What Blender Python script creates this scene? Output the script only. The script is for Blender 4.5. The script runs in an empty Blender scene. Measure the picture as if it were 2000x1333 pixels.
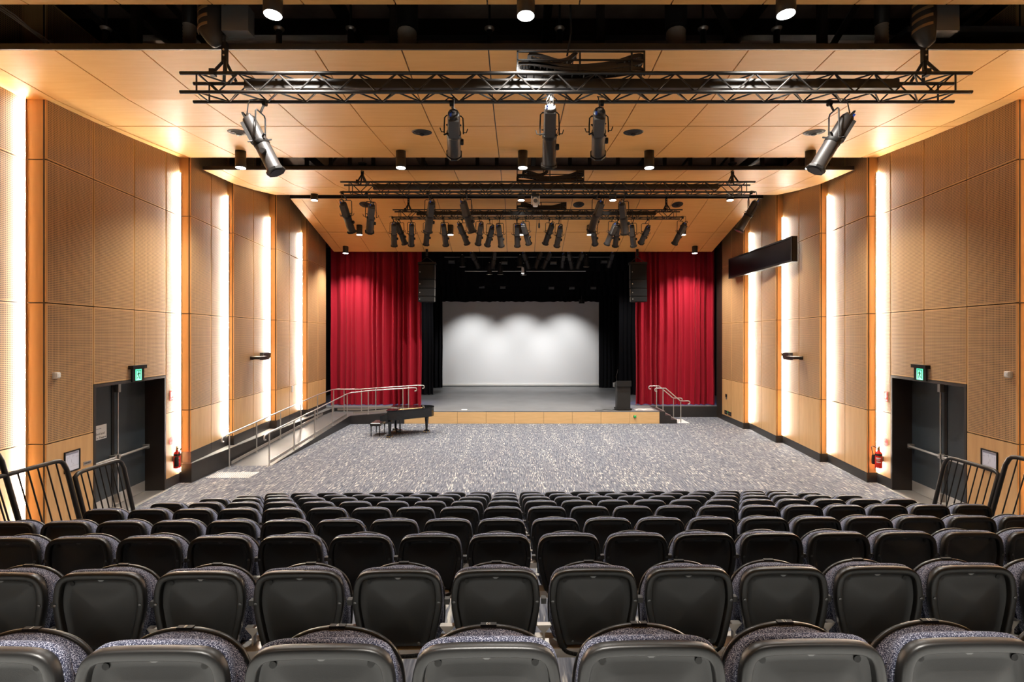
import bpy, math, random
from mathutils import Vector, Matrix
random.seed(7)
C = bpy.context.scene.collection
S = bpy.context.scene

# ------------------------------------------------------------------ camera, world, exposure
F, CX, CY, CAMZ = 960.0, 1009.0, 658.0, 3.8
cd = bpy.data.cameras.new('camera'); cam = bpy.data.objects.new('camera', cd); C.objects.link(cam)
cam.location = (0, 0, CAMZ); cam.rotation_euler = (math.pi/2, 0, 0)
cd.sensor_width = 36; cd.lens = F/2000*36; cd.shift_x = -(CX-1000)/2000; cd.shift_y = (CY-666.5)/2000
cd.clip_start = 0.05; cd.clip_end = 200
S.camera = cam
S.view_settings.view_transform = 'Standard'; S.view_settings.look = 'None'
S.view_settings.gamma = 1; S.view_settings.use_curve_mapping = False
S.view_settings.exposure = 1.12
w = bpy.data.worlds.new('world'); S.world = w; w.use_nodes = True
w.node_tree.nodes['Background'].inputs[0].default_value = (0, 0, 0, 1)
w.node_tree.nodes['Background'].inputs[1].default_value = 0
S.cycles.use_denoising = True
S.cycles.max_bounces = 8; S.cycles.diffuse_bounces = 5; S.cycles.glossy_bounces = 4
S.cycles.sample_clamp_indirect = 6.0
S.cycles.caustics_reflective = False; S.cycles.caustics_refractive = False

DOWN_W, REAR_W, UP_W, LED_E, LENS_E, SCREEN_W, STAGE_W = 720, 3000, 0, 255, 12, 470, 200
def light_spot(loc, direction, power, angle=110, blend=0.7, radius=0.08, color=(1, 0.95, 0.88)):
    l = bpy.data.lights.new('lamp', 'SPOT'); o = bpy.data.objects.new('lamp', l); C.objects.link(o)
    l.energy = power; l.spot_size = math.radians(angle); l.spot_blend = blend; l.shadow_soft_size = radius; l.color = color
    o.location = loc; o.rotation_euler = Vector(direction).to_track_quat('-Z', 'Y').to_euler()
    return o

def at(u, v, Y): return Vector(((u-CX)*Y/F, Y, CAMZ-(v-CY)*Y/F))
def px(p): return (CX+F*p[0]/p[1], CY-F*(p[2]-CAMZ)/p[1])
V = Vector

# ------------------------------------------------------------------ materials
def new_mat(name):
    m = bpy.data.materials.new(name); m.use_nodes = True
    nt = m.node_tree; return m, nt, nt.nodes['Principled BSDF']
def mat(name, col, rough=0.5, metal=0.0, spec=0.5, bump=None, var=None):
    m, nt, b = new_mat(name)
    b.inputs['Base Color'].default_value = (*col, 1); b.inputs['Roughness'].default_value = rough
    b.inputs['Metallic'].default_value = metal; b.inputs['Specular IOR Level'].default_value = spec
    if var or bump:
        tc = nt.nodes.new('ShaderNodeTexCoord')
        n = nt.nodes.new('ShaderNodeTexNoise'); n.inputs['Scale'].default_value = (var or bump)[0]; n.inputs['Detail'].default_value = 3
        nt.links.new(tc.outputs['Object'], n.inputs['Vector'])
        if var:
            r = nt.nodes.new('ShaderNodeMapRange'); r.inputs['From Min'].default_value = .3; r.inputs['From Max'].default_value = .7
            r.inputs['To Min'].default_value = 1-var[1]; r.inputs['To Max'].default_value = 1+var[1]
            nt.links.new(n.outputs['Fac'], r.inputs['Value'])
            x = nt.nodes.new('ShaderNodeMix'); x.data_type = 'RGBA'; x.blend_type = 'MULTIPLY'; x.inputs[0].default_value = 1
            x.inputs[6].default_value = (*col, 1); nt.links.new(r.outputs[0], x.inputs[7]); nt.links.new(x.outputs[2], b.inputs['Base Color'])
        if bump:
            bp = nt.nodes.new('ShaderNodeBump'); bp.inputs['Strength'].default_value = bump[1]; bp.inputs['Distance'].default_value = .002
            nt.links.new(n.outputs['Fac'], bp.inputs['Height']); nt.links.new(bp.outputs[0], b.inputs['Normal'])
    return m
def emit(name, col, strength):
    m, nt, b = new_mat(name)
    b.inputs['Base Color'].default_value = (.8, .8, .8, 1)
    b.inputs['Emission Color'].default_value = (*col, 1); b.inputs['Emission Strength'].default_value = strength
    return m
def math_node(nt, op, a, b=None, clamp=False):
    n = nt.nodes.new('ShaderNodeMath'); n.operation = op; n.use_clamp = clamp
    for i, x in enumerate((a, b)):
        if x is None: continue
        if isinstance(x, (int, float)): n.inputs[i].default_value = x
        else: nt.links.new(x, n.inputs[i])
    return n.outputs[0]
def wood(name, c1, c2, stretch, rough=0.4, holes=False, spec=.5):
    m, nt, b = new_mat(name)
    tc = nt.nodes.new('ShaderNodeTexCoord'); mp = nt.nodes.new('ShaderNodeMapping'); mp.inputs['Scale'].default_value = stretch
    nt.links.new(tc.outputs['Object'], mp.inputs['Vector'])
    n = nt.nodes.new('ShaderNodeTexNoise'); n.inputs['Scale'].default_value = 1; n.inputs['Detail'].default_value = 5; n.inputs['Roughness'].default_value = .6
    nt.links.new(mp.outputs[0], n.inputs['Vector'])
    r = nt.nodes.new('ShaderNodeValToRGB'); r.color_ramp.elements[0].position = .3; r.color_ramp.elements[1].position = .7
    r.color_ramp.elements[0].color = (*c1, 1); r.color_ramp.elements[1].color = (*c2, 1)
    nt.links.new(n.outputs['Fac'], r.inputs['Fac']); col = r.outputs[0]
    if holes:                                     # fine drilled perforation, 32 mm grid
        sp = nt.nodes.new('ShaderNodeSeparateXYZ'); nt.links.new(tc.outputs['Object'], sp.inputs[0])
        P = 0.032
        fy = math_node(nt, 'SUBTRACT', math_node(nt, 'FRACT', math_node(nt, 'DIVIDE', sp.outputs[1], P)), .5)
        fz = math_node(nt, 'SUBTRACT', math_node(nt, 'FRACT', math_node(nt, 'DIVIDE', sp.outputs[2], P)), .5)
        d = math_node(nt, 'SQRT', math_node(nt, 'ADD', math_node(nt, 'MULTIPLY', fy, fy), math_node(nt, 'MULTIPLY', fz, fz)))
        k = math_node(nt, 'LESS_THAN', d, .33)
        x = nt.nodes.new('ShaderNodeMix'); x.data_type = 'RGBA'; nt.links.new(k, x.inputs[0]); nt.links.new(col, x.inputs[6])
        x.inputs[7].default_value = (.075, .045, .026, 1); col = x.outputs[2]
    nt.links.new(col, b.inputs['Base Color']); b.inputs['Roughness'].default_value = rough; b.inputs['Specular IOR Level'].default_value = spec
    return m
M = {}
M['wood'] = wood('plain_maple_veneer', (.50, .29, .115), (.60, .365, .16), (9, 9, .9), .42)
M['wood_pier'] = wood('pier_veneer', (.52, .29, .11), (.60, .35, .145), (9, 9, .9), .42)
M['perf'] = wood('perforated_veneer', (.44, .255, .11), (.51, .305, .14), (9, 9, .9), .38, True)
M['ceil'] = wood('ceiling_veneer', (.83, .43, .125), (.89, .50, .17), (1.2, 14, 1), .46, False, .25)
M['stage_wood'] = wood('stage_front_veneer', (.62, .40, .18), (.70, .46, .22), (1.5, 9, 12), .4)
M['black'] = mat('black_paint', (.012, .011, .010), .5)
M['brown_black'] = mat('brown_black_paint', (.022, .015, .011), .45)
M['charcoal'] = mat('charcoal_laminate', (.022, .020, .020), .42, var=(3, .15))
M['backing'] = mat('joint_shadow_backing', (.03, .018, .010), .8)
M['truss'] = mat('black_powder_coat', (.012, .0105, .0095), .42)
M['lamp_body'] = mat('charcoal_lamp_housing', (.030, .027, .026), .45, 0, .4)
M['lamp_dark'] = mat('black_lamp_trim', (.010, .009, .0085), .55, 0, .3)
M['lamp_plate'] = mat('grey_lamp_cover', (.055, .053, .052), .5, 0, .35)
M['blue'] = mat('blue_connector', (.02, .09, .55), .4)
M['steel'] = mat('brushed_stainless_steel', (.60, .575, .54), .30, .75)
M['steel_dull'] = mat('dull_steel', (.50, .47, .43), .42, .9)
M['alu'] = mat('bright_aluminium', (.75, .74, .72), .35, .6)
M['lens'] = emit('glowing_lens', (1, .97, .92), LENS_E)
M['glow'] = emit('glowing_lamp_cap', (1, .97, .92), 5)
M['led'] = emit('led_strip_diffuser', (1, .90, .76), LED_E)
M['plastic'] = mat('black_seat_plastic', (.010, .010, .0098), .38, 0, .36, bump=(500, .12))
M['bolt'] = mat('dark_bolt', (.09, .09, .09), .3, .8)
M['hole'] = mat('screw_recess', (.003, .003, .003), .7)
M['white_plastic'] = mat('white_plastic', (.75, .74, .70), .4)
M['paper'] = mat('white_paper', (.78, .78, .76), .7)
M['paper_blue'] = mat('pale_plan_print', (.62, .66, .78), .6)
M['ink'] = mat('black_ink', (.02, .02, .02), .6)
M['plan_line'] = mat('plan_line_ink', (.30, .32, .42), .6)
M['red'] = mat('red_enamel', (.62, .015, .008), .3)
M['red_sign'] = mat('red_sign_paint', (.75, .05, .03), .5)
M['exit_green'] = emit('lit_green_exit_panel', (.0, .62, .28), 1.1)
M['exit_white'] = emit('lit_white_pictogram', (.72, 1, .85), 1.1)
M['green'] = mat('green_plastic', (.0, .42, .10), .4)
M['door'] = mat('blue_grey_door', (.022, .030, .037), .42, var=(1.5, .12))
M['stage_floor'] = mat('charcoal_stage_floor', (.125, .125, .127), .42, var=(.9, .22))
M['ramp'] = mat('grey_ramp_vinyl', (.072, .070, .069), .5, var=(2, .1))
M['tact'] = mat('pale_tactile_pad', (.16, .15, .14), .6)
M['cap'] = mat('grey_plinth_cap', (.13, .125, .12), .5)
M['screen'] = mat('white_projection_screen', (.76, .76, .77), .8, spec=.1)
M['velvet_black'] = mat('black_stage_drape', (.006, .006, .0075), .9, spec=.1)
M['gloss'] = mat('black_piano_lacquer', (.006, .006, .006), .06, 0, .6)
M['key'] = mat('ivory_piano_key', (.7, .68, .6), .3)
M['leather'] = mat('black_padded_leather', (.03, .028, .026), .25)
M['brass'] = mat('brass', (.45, .31, .13), .35, 1)
M['foil'] = mat('crinkled_foil_duct', (.55, .48, .40), .4, .3, bump=(40, 1))
M['bag'] = mat('black_chain_bag_fabric', (.02, .017, .014), .6, bump=(30, .6))
M['bag_stripe'] = mat('tan_bag_webbing', (.22, .12, .05), .6)
M['deck'] = mat('dark_roof_soffit', (.34, .25, .20), .8, var=(2, .2))
M['grey_box'] = mat('mid_grey_casing', (.10, .098, .095), .5)
M['display'] = mat('dark_display_glass', (.004, .004, .005), .3, 0, .3)
M['cable'] = mat('black_cable', (.012, .012, .012), .5)
M['cable_pale'] = mat('pale_cable', (.45, .36, .28), .5)
M['speaker'] = mat('black_speaker_grille', (.008, .008, .008), .7, 0, .2, bump=(300, .5))
def m_velvet():
    m, nt, b = new_mat('red_velvet')
    b.inputs['Base Color'].default_value = (.27, .004, .016, 1); b.inputs['Roughness'].default_value = .75; b.inputs['Specular IOR Level'].default_value = .2
    b.inputs['Sheen Weight'].default_value = .15; b.inputs['Sheen Tint'].default_value = (1, .25, .25, 1); b.inputs['Sheen Roughness'].default_value = .4
    return m
M['velvet'] = m_velvet()
def m_fabric():
    m, nt, b = new_mat('navy_grey_flecked_fabric')
    tc = nt.nodes.new('ShaderNodeTexCoord'); n = nt.nodes.new('ShaderNodeTexNoise'); n.inputs['Scale'].default_value = 330; n.inputs['Detail'].default_value = 2
    nt.links.new(tc.outputs['Object'], n.inputs['Vector'])
    r = nt.nodes.new('ShaderNodeValToRGB'); e = r.color_ramp.elements
    e[0].position = .40; e[0].color = (.016, .019, .040, 1); e[1].position = .66; e[1].color = (.44, .46, .55, 1)
    x = r.color_ramp.elements.new(.52); x.color = (.075, .082, .125, 1)
    nt.links.new(n.outputs['Fac'], r.inputs[0]); nt.links.new(r.outputs[0], b.inputs['Base Color'])
    b.inputs['Roughness'].default_value = .9; b.inputs['Specular IOR Level'].default_value = .15
    bp = nt.nodes.new('ShaderNodeBump'); bp.inputs['Strength'].default_value = .4; bp.inputs['Distance'].default_value = .002
    nt.links.new(n.outputs['Fac'], bp.inputs['Height']); nt.links.new(bp.outputs[0], b.inputs['Normal'])
    return m
M['fabric'] = m_fabric()
def m_carpet():
    m, nt, b = new_mat('streaked_grey_carpet')
    tc = nt.nodes.new('ShaderNodeTexCoord')
    def noise(scale, detail):
        mp = nt.nodes.new('ShaderNodeMapping'); mp.inputs['Scale'].default_value = scale; nt.links.new(tc.outputs['Object'], mp.inputs['Vector'])
        n = nt.nodes.new('ShaderNodeTexNoise'); n.inputs['Scale'].default_value = 1; n.inputs['Detail'].default_value = detail
        nt.links.new(mp.outputs[0], n.inputs['Vector']); return n.outputs['Fac']
    band, fleck, tone = noise((5, .35, 1), 2), noise((34, 4.5, 1), 2), noise((34, 3.0, 1), 3)
    f = math_node(nt, 'ADD', fleck, math_node(nt, 'MULTIPLY', math_node(nt, 'SUBTRACT', band, .5), .30))
    r = nt.nodes.new('ShaderNodeValToRGB'); e = r.color_ramp.elements
    e[0].position = .565; e[0].color = (0, 0, 0, 1); e[1].position = .70; e[1].color = (1, 1, 1, 1)
    nt.links.new(f, r.inputs[0])
    r2 = nt.nodes.new('ShaderNodeValToRGB'); e = r2.color_ramp.elements
    e[0].position = .35; e[0].color = (.052, .058, .076, 1); e[1].position = .65; e[1].color = (.150, .156, .176, 1)
    nt.links.new(tone, r2.inputs[0])
    x = nt.nodes.new('ShaderNodeMix'); x.data_type = 'RGBA'; nt.links.new(r.outputs[0], x.inputs[0]); nt.links.new(r2.outputs[0], x.inputs[6])
    x.inputs[7].default_value = (.40, .385, .345, 1)
    nt.links.new(x.outputs[2], b.inputs['Base Color']); b.inputs['Roughness'].default_value = .95; b.inputs['Specular IOR Level'].default_value = .1
    return m
M['carpet'] = m_carpet()
M['landing'] = mat('pale_grey_landing_vinyl', (.22, .225, .22), .5)

# ------------------------------------------------------------------ mesh builder
WM = {}
def wm(o): return WM.get(o.name, Matrix.Identity(4)) if o else Matrix.Identity(4)
class MB:
    def __init__(self): self.v, self.f, self.s = [], [], []
    def add(self, vs, fs, smooth=False):
        k = len(self.v); self.v += [V(p) for p in vs]; self.f += [tuple(i+k for i in f) for f in fs]; self.s += [smooth]*len(fs); return self
    def box(self, a, b):
        (x0, y0, z0), (x1, y1, z1) = a, b
        x0, x1 = min(x0, x1), max(x0, x1); y0, y1 = min(y0, y1), max(y0, y1); z0, z1 = min(z0, z1), max(z0, z1)
        return self.add([(x0,y0,z0),(x1,y0,z0),(x1,y1,z0),(x0,y1,z0),(x0,y0,z1),(x1,y0,z1),(x1,y1,z1),(x0,y1,z1)],
                        [(0,3,2,1),(4,5,6,7),(0,1,5,4),(1,2,6,5),(2,3,7,6),(3,0,4,7)])
    def obox(self, c, ax, ay, az):                # oriented box: centre and three half-axis vectors
        c, ax, ay, az = V(c), V(ax), V(ay), V(az)
        vs = [c+ax*i+ay*j+az*k for k in (-1, 1) for (i, j) in ((-1,-1),(1,-1),(1,1),(-1,1))]
        return self.add(vs, [(0,3,2,1),(4,5,6,7),(0,1,5,4),(1,2,6,5),(2,3,7,6),(3,0,4,7)])
    def prism(self, poly, h):                      # polygon of 3-D points pushed along vector h
        n = len(poly); vs = [V(p) for p in poly]+[V(p)+V(h) for p in poly]
        return self.add(vs, [tuple(range(n-1, -1, -1)), tuple(range(n, 2*n))]+[(i, (i+1) % n, n+(i+1) % n, n+i) for i in range(n)])
    def loft(self, loops, cap0=True, cap1=True, smooth=True):
        n = len(loops[0]); vs = [p for l in loops for p in l]; fs = []
        for k in range(len(loops)-1):
            for i in range(n):
                j = (i+1) % n; fs.append((k*n+i, k*n+j, (k+1)*n+j, (k+1)*n+i))
        self.add(vs, fs, smooth); k = len(self.v)-len(vs)
        if cap0: self.f.append(tuple(k+i for i in range(n-1, -1, -1))); self.s.append(smooth)
        if cap1: self.f.append(tuple(k+(len(loops)-1)*n+i for i in range(n))); self.s.append(smooth)
        return self
    def tube(self, pts, r, n=8, smooth=True):
        pts = [V(p) for p in pts]; loops = []; up = None
        for i, p in enumerate(pts):
            t = (pts[min(i+1, len(pts)-1)]-pts[max(i-1, 0)]).normalized()
            if up is None: up = t.orthogonal().normalized()
            up = (up-t*up.dot(t)); up = up.normalized() if up.length > 1e-6 else t.orthogonal().normalized()
            sd = t.cross(up); rr = r[i] if isinstance(r, (list, tuple)) else r
            loops.append([p+(up*math.cos(a)+sd*math.sin(a))*rr for a in (2*math.pi*k/n for k in range(n))])
        return self.loft(loops, smooth=smooth)
    def lathe(self, prof, n=16, c=(0, 0, 0), axis=(0, 0, 1), smooth=True):      # prof: (radius, height along axis)
        a = V(axis).normalized(); u = a.orthogonal().normalized(); w_ = a.cross(u); c = V(c)
        loops = [[c+a*h+(u*math.cos(t)+w_*math.sin(t))*max(r, 1e-4) for t in (2*math.pi*k/n for k in range(n))] for r, h in prof]
        return self.loft(loops, smooth=smooth)
    def build(self, name, m, parent=None, local=False, edge=None):
        me = bpy.data.meshes.new(name)
        inv = Matrix.Identity(4) if (local or parent is None) else wm(parent).inverted()
        me.from_pydata([tuple(inv @ p) for p in self.v], [], self.f)
        me.polygons.foreach_set('use_smooth', self.s)
        if isinstance(m, str): m = M[m]
        me.materials.append(m); me.update()
        import bmesh
        bm = bmesh.new(); bm.from_mesh(me); bmesh.ops.recalc_face_normals(bm, faces=bm.faces); bm.to_mesh(me); bm.free()
        if any(self.s):
            try: me.set_sharp_from_angle(angle=math.radians(edge or 50))
            except Exception: pass
        o = bpy.data.objects.new(name, me); C.objects.link(o)
        if parent: o.parent = parent; WM[o.name] = wm(parent).copy()
        return o
def arc_pts(c, r, a0, a1, n, ux, uy):
    return [V(c)+V(ux)*r*math.cos(a0+(a1-a0)*i/n)+V(uy)*r*math.sin(a0+(a1-a0)*i/n) for i in range(n+1)]
def tag(o, label, cat=None, group=None, kind=None):
    o['label'] = label
    if cat: o['category'] = cat
    if group: o['group'] = group
    if kind: o['kind'] = kind
    return o
def thing(name, label, cat, loc=(0, 0, 0), mtx=None, group=None, kind=None):
    o = bpy.data.objects.new(name, None); C.objects.link(o)
    mtx = mtx if mtx is not None else Matrix.Translation(V(loc)); o.matrix_world = mtx; WM[o.name] = mtx.copy()
    o.empty_display_size = .1
    return tag(o, label, cat, group, kind)
def struct(name, label): return thing(name, label, None, kind='structure')
def dup(root, mtx, label, group=None, skip=()):
    r = root.copy(); C.objects.link(r); r.matrix_world = mtx; WM[r.name] = mtx.copy(); r['label'] = label
    if group: r['group'] = group
    for ch in list(root.children):
        if ch.name.split('.')[0] in skip: continue
        c = ch.copy(); C.objects.link(c); c.parent = r
        for g in ch.children:
            d = g.copy(); C.objects.link(d); d.parent = c
    return r
def share(src, parent, mtx, name=None):            # another part with the same mesh
    o = bpy.data.objects.new(name or src.name.split('.')[0], src.data); C.objects.link(o)
    o.parent = parent; o.matrix_local = mtx; return o
ORD = 'first second third fourth fifth sixth seventh eighth ninth tenth eleventh twelfth thirteenth fourteenth fifteenth sixteenth seventeenth eighteenth nineteenth twentieth twenty-first twenty-second'.split()
def text(body, size, mtx, m, parent, name='lettering', ext=.0008):
    c = bpy.data.curves.new(name, 'FONT'); c.body = body; c.size = size; c.align_x = 'CENTER'; c.align_y = 'CENTER'; c.extrude = ext
    c.materials.append(M[m]); o = bpy.data.objects.new(name, c); C.objects.link(o)
    me = bpy.data.meshes.new_from_object(o); bpy.data.objects.remove(o)
    o = bpy.data.objects.new(name, me); C.objects.link(o)
    o.parent = parent; o.matrix_local = wm(parent).inverted() @ mtx; return o
def frame(x, y, z, o):                             # matrix from three axes and an origin
    m = Matrix.Identity(4)
    for i, a in enumerate((V(x).normalized(), V(y).normalized(), V(z).normalized())):
        for k in range(3): m[k][i] = a[k]
    for k in range(3): m[k][3] = o[k]
    return m
# ------------------------------------------------------------------ floor
fl = struct('floor', 'flat carpet floor of streaked grey and cream in front of the stage')
MB().box((-10.2, -3, -.1), (10.6, 23.6, 0)).build('carpet', 'carpet', fl)
# ------------------------------------------------------------------ side walls: saw-tooth runs of panels with a lit return between them
PIERS = {'left': [(4.2, -8.25, -8.65), (8.70, -8.35, -8.73), (12.80, -8.51, -8.79), (14.88, -8.59, -8.77), (17.58, -8.61, -8.86), (20.20, -8.60, -8.86), (22.56, -8.77, -8.77)],
         'right': [(4.2, 8.65, 9.05), (8.70, 8.89, 9.20), (12.80, 9.15, 9.41), (14.88, 9.207, 9.44), (17.58, 9.30, 9.54), (20.20, 9.34, 9.595), (22.56, 9.45, 9.45)]}
USEAM = {'left': [[], [180, 260, 322], [410.5], [493.5], [564], [620]], 'right': [[], [1891, 1807, 1742], [1652], [1562], [1489], [1430]]}
JZ = (1.89, 4.40, 6.94, 9.8)
DOORTOP = 2.84
class Run:                                         # one inclined run of panels
    def __init__(self, side, k):
        p, q = PIERS[side][k], PIERS[side][k+1]
        self.a = V((p[1], p[0], 0)); self.b = V((q[2], q[0], 0)); self.d = (self.b-self.a); self.len = self.d.length; self.d.normalize()
        self.n = V((self.d.y, -self.d.x, 0)) if side == 'left' else V((-self.d.y, self.d.x, 0)); self.side = side
    def s(self, u):                                # distance along the run seen at picture column u
        t = (u-CX)/F; return (t*self.a.y-self.a.x)/(self.d.x-t*self.d.y)
    def p(self, s, z, off=0): q = self.a+self.d*s+self.n*off; return V((q.x, q.y, z))
    def hit(self, u, v, off=0):
        s = self.s(u); q = self.p(s, 0, 0); return self.p(s, CAMZ-(v-CY)*q.y/F, off), s
    def slab(self, mb, s0, s1, z0, z1, t0, t1):
        return mb.prism([self.p(s0, z0, t0), self.p(s1, z0, t0), self.p(s1, z0, t1), self.p(s0, z0, t1)], (0, 0, z1-z0))
    def fr(self, s, z, off): # frame facing the room, x to the viewer's right hand
        x = self.d if self.side == 'left' else -self.d
        return frame(x, (0, 0, 1), self.n, self.p(s, z, off))
RUN = {(sd, k): Run(sd, k) for sd in PIERS for k in range(6)}
G = .010
walls = {}
def base_top(sd, k): return .80 if (sd == 'left' and k >= 2) else .255
door_run = {}
for sd in ('left', 'right'):
    wl = struct('wall_'+sd, 'timber side wall of tall folded maple panels '+('along the ramp' if sd == 'left' else 'beside the stage steps'))
    walls[sd] = wl
    for k in range(6):
        R = RUN[sd, k]; cuts = [0.0]+[R.s(u) for u in USEAM[sd][k]]+[R.len]
        zb = base_top(sd, k)
        for i in range(len(cuts)-1):
            s0, s1 = cuts[i], cuts[i+1]
            indoor = k == 1 and i in (1, 2)
            zs = [zb]+list(JZ)
            for j in range(4):
                z0, z1 = zs[j], zs[j+1]
                if indoor:
                    if j == 0: continue
                    if j == 1: z0 = DOORTOP
                gap0 = G if i else .004; gap1 = G if i < len(cuts)-2 else .03
                if j == 0:
                    R.slab(MB(), s0+gap0, s1-gap1, z0+.002, z1-G, 0, .025).build('panel', 'wood', wl)
                else:                               # plain border round a drilled field
                    R.slab(MB(), s0+gap0, s1-gap1, z0+G, z1-G, 0, .0235).build('panel', 'wood', wl)
                    R.slab(MB(), s0+gap0+.022, s1-gap1-.022, z0+G+.022, z1-G-.022, .022, .025).build('perforated_panel', 'perf', wl)
        bk = MB()                                   # dark backing behind the joints
        if k == 1:
            sa, sb = cuts[1], cuts[3]
            R.slab(bk, 0, sa, 0, 9.8, -.03, .0); R.slab(bk, sb, R.len, 0, 9.8, -.03, .0); R.slab(bk, sa, sb, DOORTOP, 9.8, -.03, 0)
            door_run[sd] = (R, sa, sb)
        else: R.slab(bk, 0, R.len, 0, 9.8, -.03, 0)
        bk.build('backing', 'backing', wl)
        if sd == 'left' and k >= 2:
            for i in range(len(cuts)-1): R.slab(MB(), cuts[i]+.004, cuts[i+1]-.004, .0, zb-.003, 0, .026).build('base_panel', 'charcoal', wl)
        else:
            segs = [(0, R.len)] if k != 1 else [(0, cuts[1]), (cuts[3], R.len)]
            for a, b in segs: R.slab(MB(), a, b, 0, zb-.003, 0, .022).build('base_panel', 'charcoal', wl)
    sg = 1 if sd == 'left' else -1
    for k in range(1, 6):                           # pier returns facing the seats
        Y, xi, xo = PIERS[sd][k]; zb = base_top(sd, k)
        zs = [zb]+list(JZ)
        MB().box((xi, Y+.03, 0), (xo-sg*.3, Y+.06, 9.8)).build('backing', 'backing', wl)
        for j in range(4): MB().box((xi-sg*.004+sg*.026, Y, zs[j]+(G if j else .002)), (xo-sg*.02, Y+.03, zs[j+1]-G)).build('pier_panel', 'wood_pier', wl)
        MB().box((xi+sg*.028, Y-.002, 0), (xo, Y+.03, zb-.003)).build('base_panel', 'charcoal', wl)
    xo = PIERS[sd][0][1]
    MB().box((xo, -3, 0), (xo-sg*.1, 4.2, 9.8)).build('panel', 'wood', wl)
# lit strips standing in the corner of each return
for sd in ('left', 'right'):
    sg = 1 if sd == 'left' else -1
    for k in range(1, 6):
        Y, xi, xo = PIERS[sd][k]
        Rp = RUN[sd, k-1]; z0 = .30 if not (sd == 'left' and k > 2) else .82; z1 = 8.05
        x = xo+sg*.032
        if sd == 'left' and k == 2: z0 = .30
        who = 'the ramp wall' if sd == 'left' else 'the wall by the stage steps'
        ls = thing('led_strip', f'tall white light strip, {ORD[k-1]} pier from the seats, on {who}', 'light strip', (x, Y-.03, z0), group='light strips in the wall recesses')
        q0, q1, q2 = (xo+sg*.040, Y-.006), (xo+sg*.064, Y-.030), (xo+sg*.064, Y-.003)   # angled channel: lights the panel, shields the pier
        MB().prism([(*q0, z0), (*q1, z0), (q1[0]-sg*.003, q1[1]-.003, z0), (q0[0]-sg*.003, q0[1]-.003, z0)], (0, 0, z1-z0)).build('diffuser', 'led', ls)
        MB().prism([(*q0, z0-.01), (q1[0]+sg*.002, q1[1]-.004, z0-.01), (q2[0]+sg*.002, q2[1], z0-.01)], (0, 0, z1-z0+.02)).build('housing', 'wood_pier', ls)
# ------------------------------------------------------------------ rear wall and roof deck
wb = struct('wall_back', 'plain dark wall behind the seating')
MB().box((-8.9, -3.1, 0), (9.3, -3, 10.6)).build('panel', 'charcoal', wb)
rf = struct('ceiling_deck', 'dark roof soffit high above the timber ceiling')
MB().box((-10.2, -3, 10.6), (10.6, 23, 10.7)).build('soffit', 'deck', rf)
for y in (1, 4, 8.9, 10.6, 14.6, 16.4, 19.6, 21.4): MB().box((-10, y-.1, 10.25), (10.4, y+.1, 10.6)).build('joist', 'brown_black', rf)
for x in (-7.3, -3.4, .6, 4.6, 8.4): MB().box((x-.07, -2, 9.95), (x+.07, 23, 10.25)).build('purlin', 'brown_black', rf)
for x0, x1 in ((-8.3, -6.2), (-6.6, -4.9), (-2.6, -1.4), (3.2, 4.1), (6.3, 5.2), (8.9, 6.9)):
    a, b = V((x0, 8.6, 10.2)), V((x1, 8.6, 8.35)); MB().tube([a, b], .07, 4, False).build('diagonal_brace', 'brown_black', rf)
for x in (-6.35, -2.05, 1.4, 5.1): MB().box((x-.06, 8.15, 8.2), (x+.06, 8.27, 10.2)).build('hanger_post', 'brown_black', rf)
random.seed(3)
for i in range(26):
    x = -7.8+i*.66+random.uniform(-.12, .12)
    MB().box((x-.05, 13.55, 8.4), (x+.05, 13.6, 10.2)).build('hanger_post', 'brown_black', rf)
for x in (-6.9, -5.2, 5.0, 6.1): MB().tube([(x-.5, 14.2, 8.4), (x+.5, 14.2, 9.6)], .035, 6).build('diagonal_brace', 'brown_black', rf)
MB().box((6.6, 8.3, 8.95), (10, 10.9, 9.05)).build('soffit_sheet', 'grey_box', rf)
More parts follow.
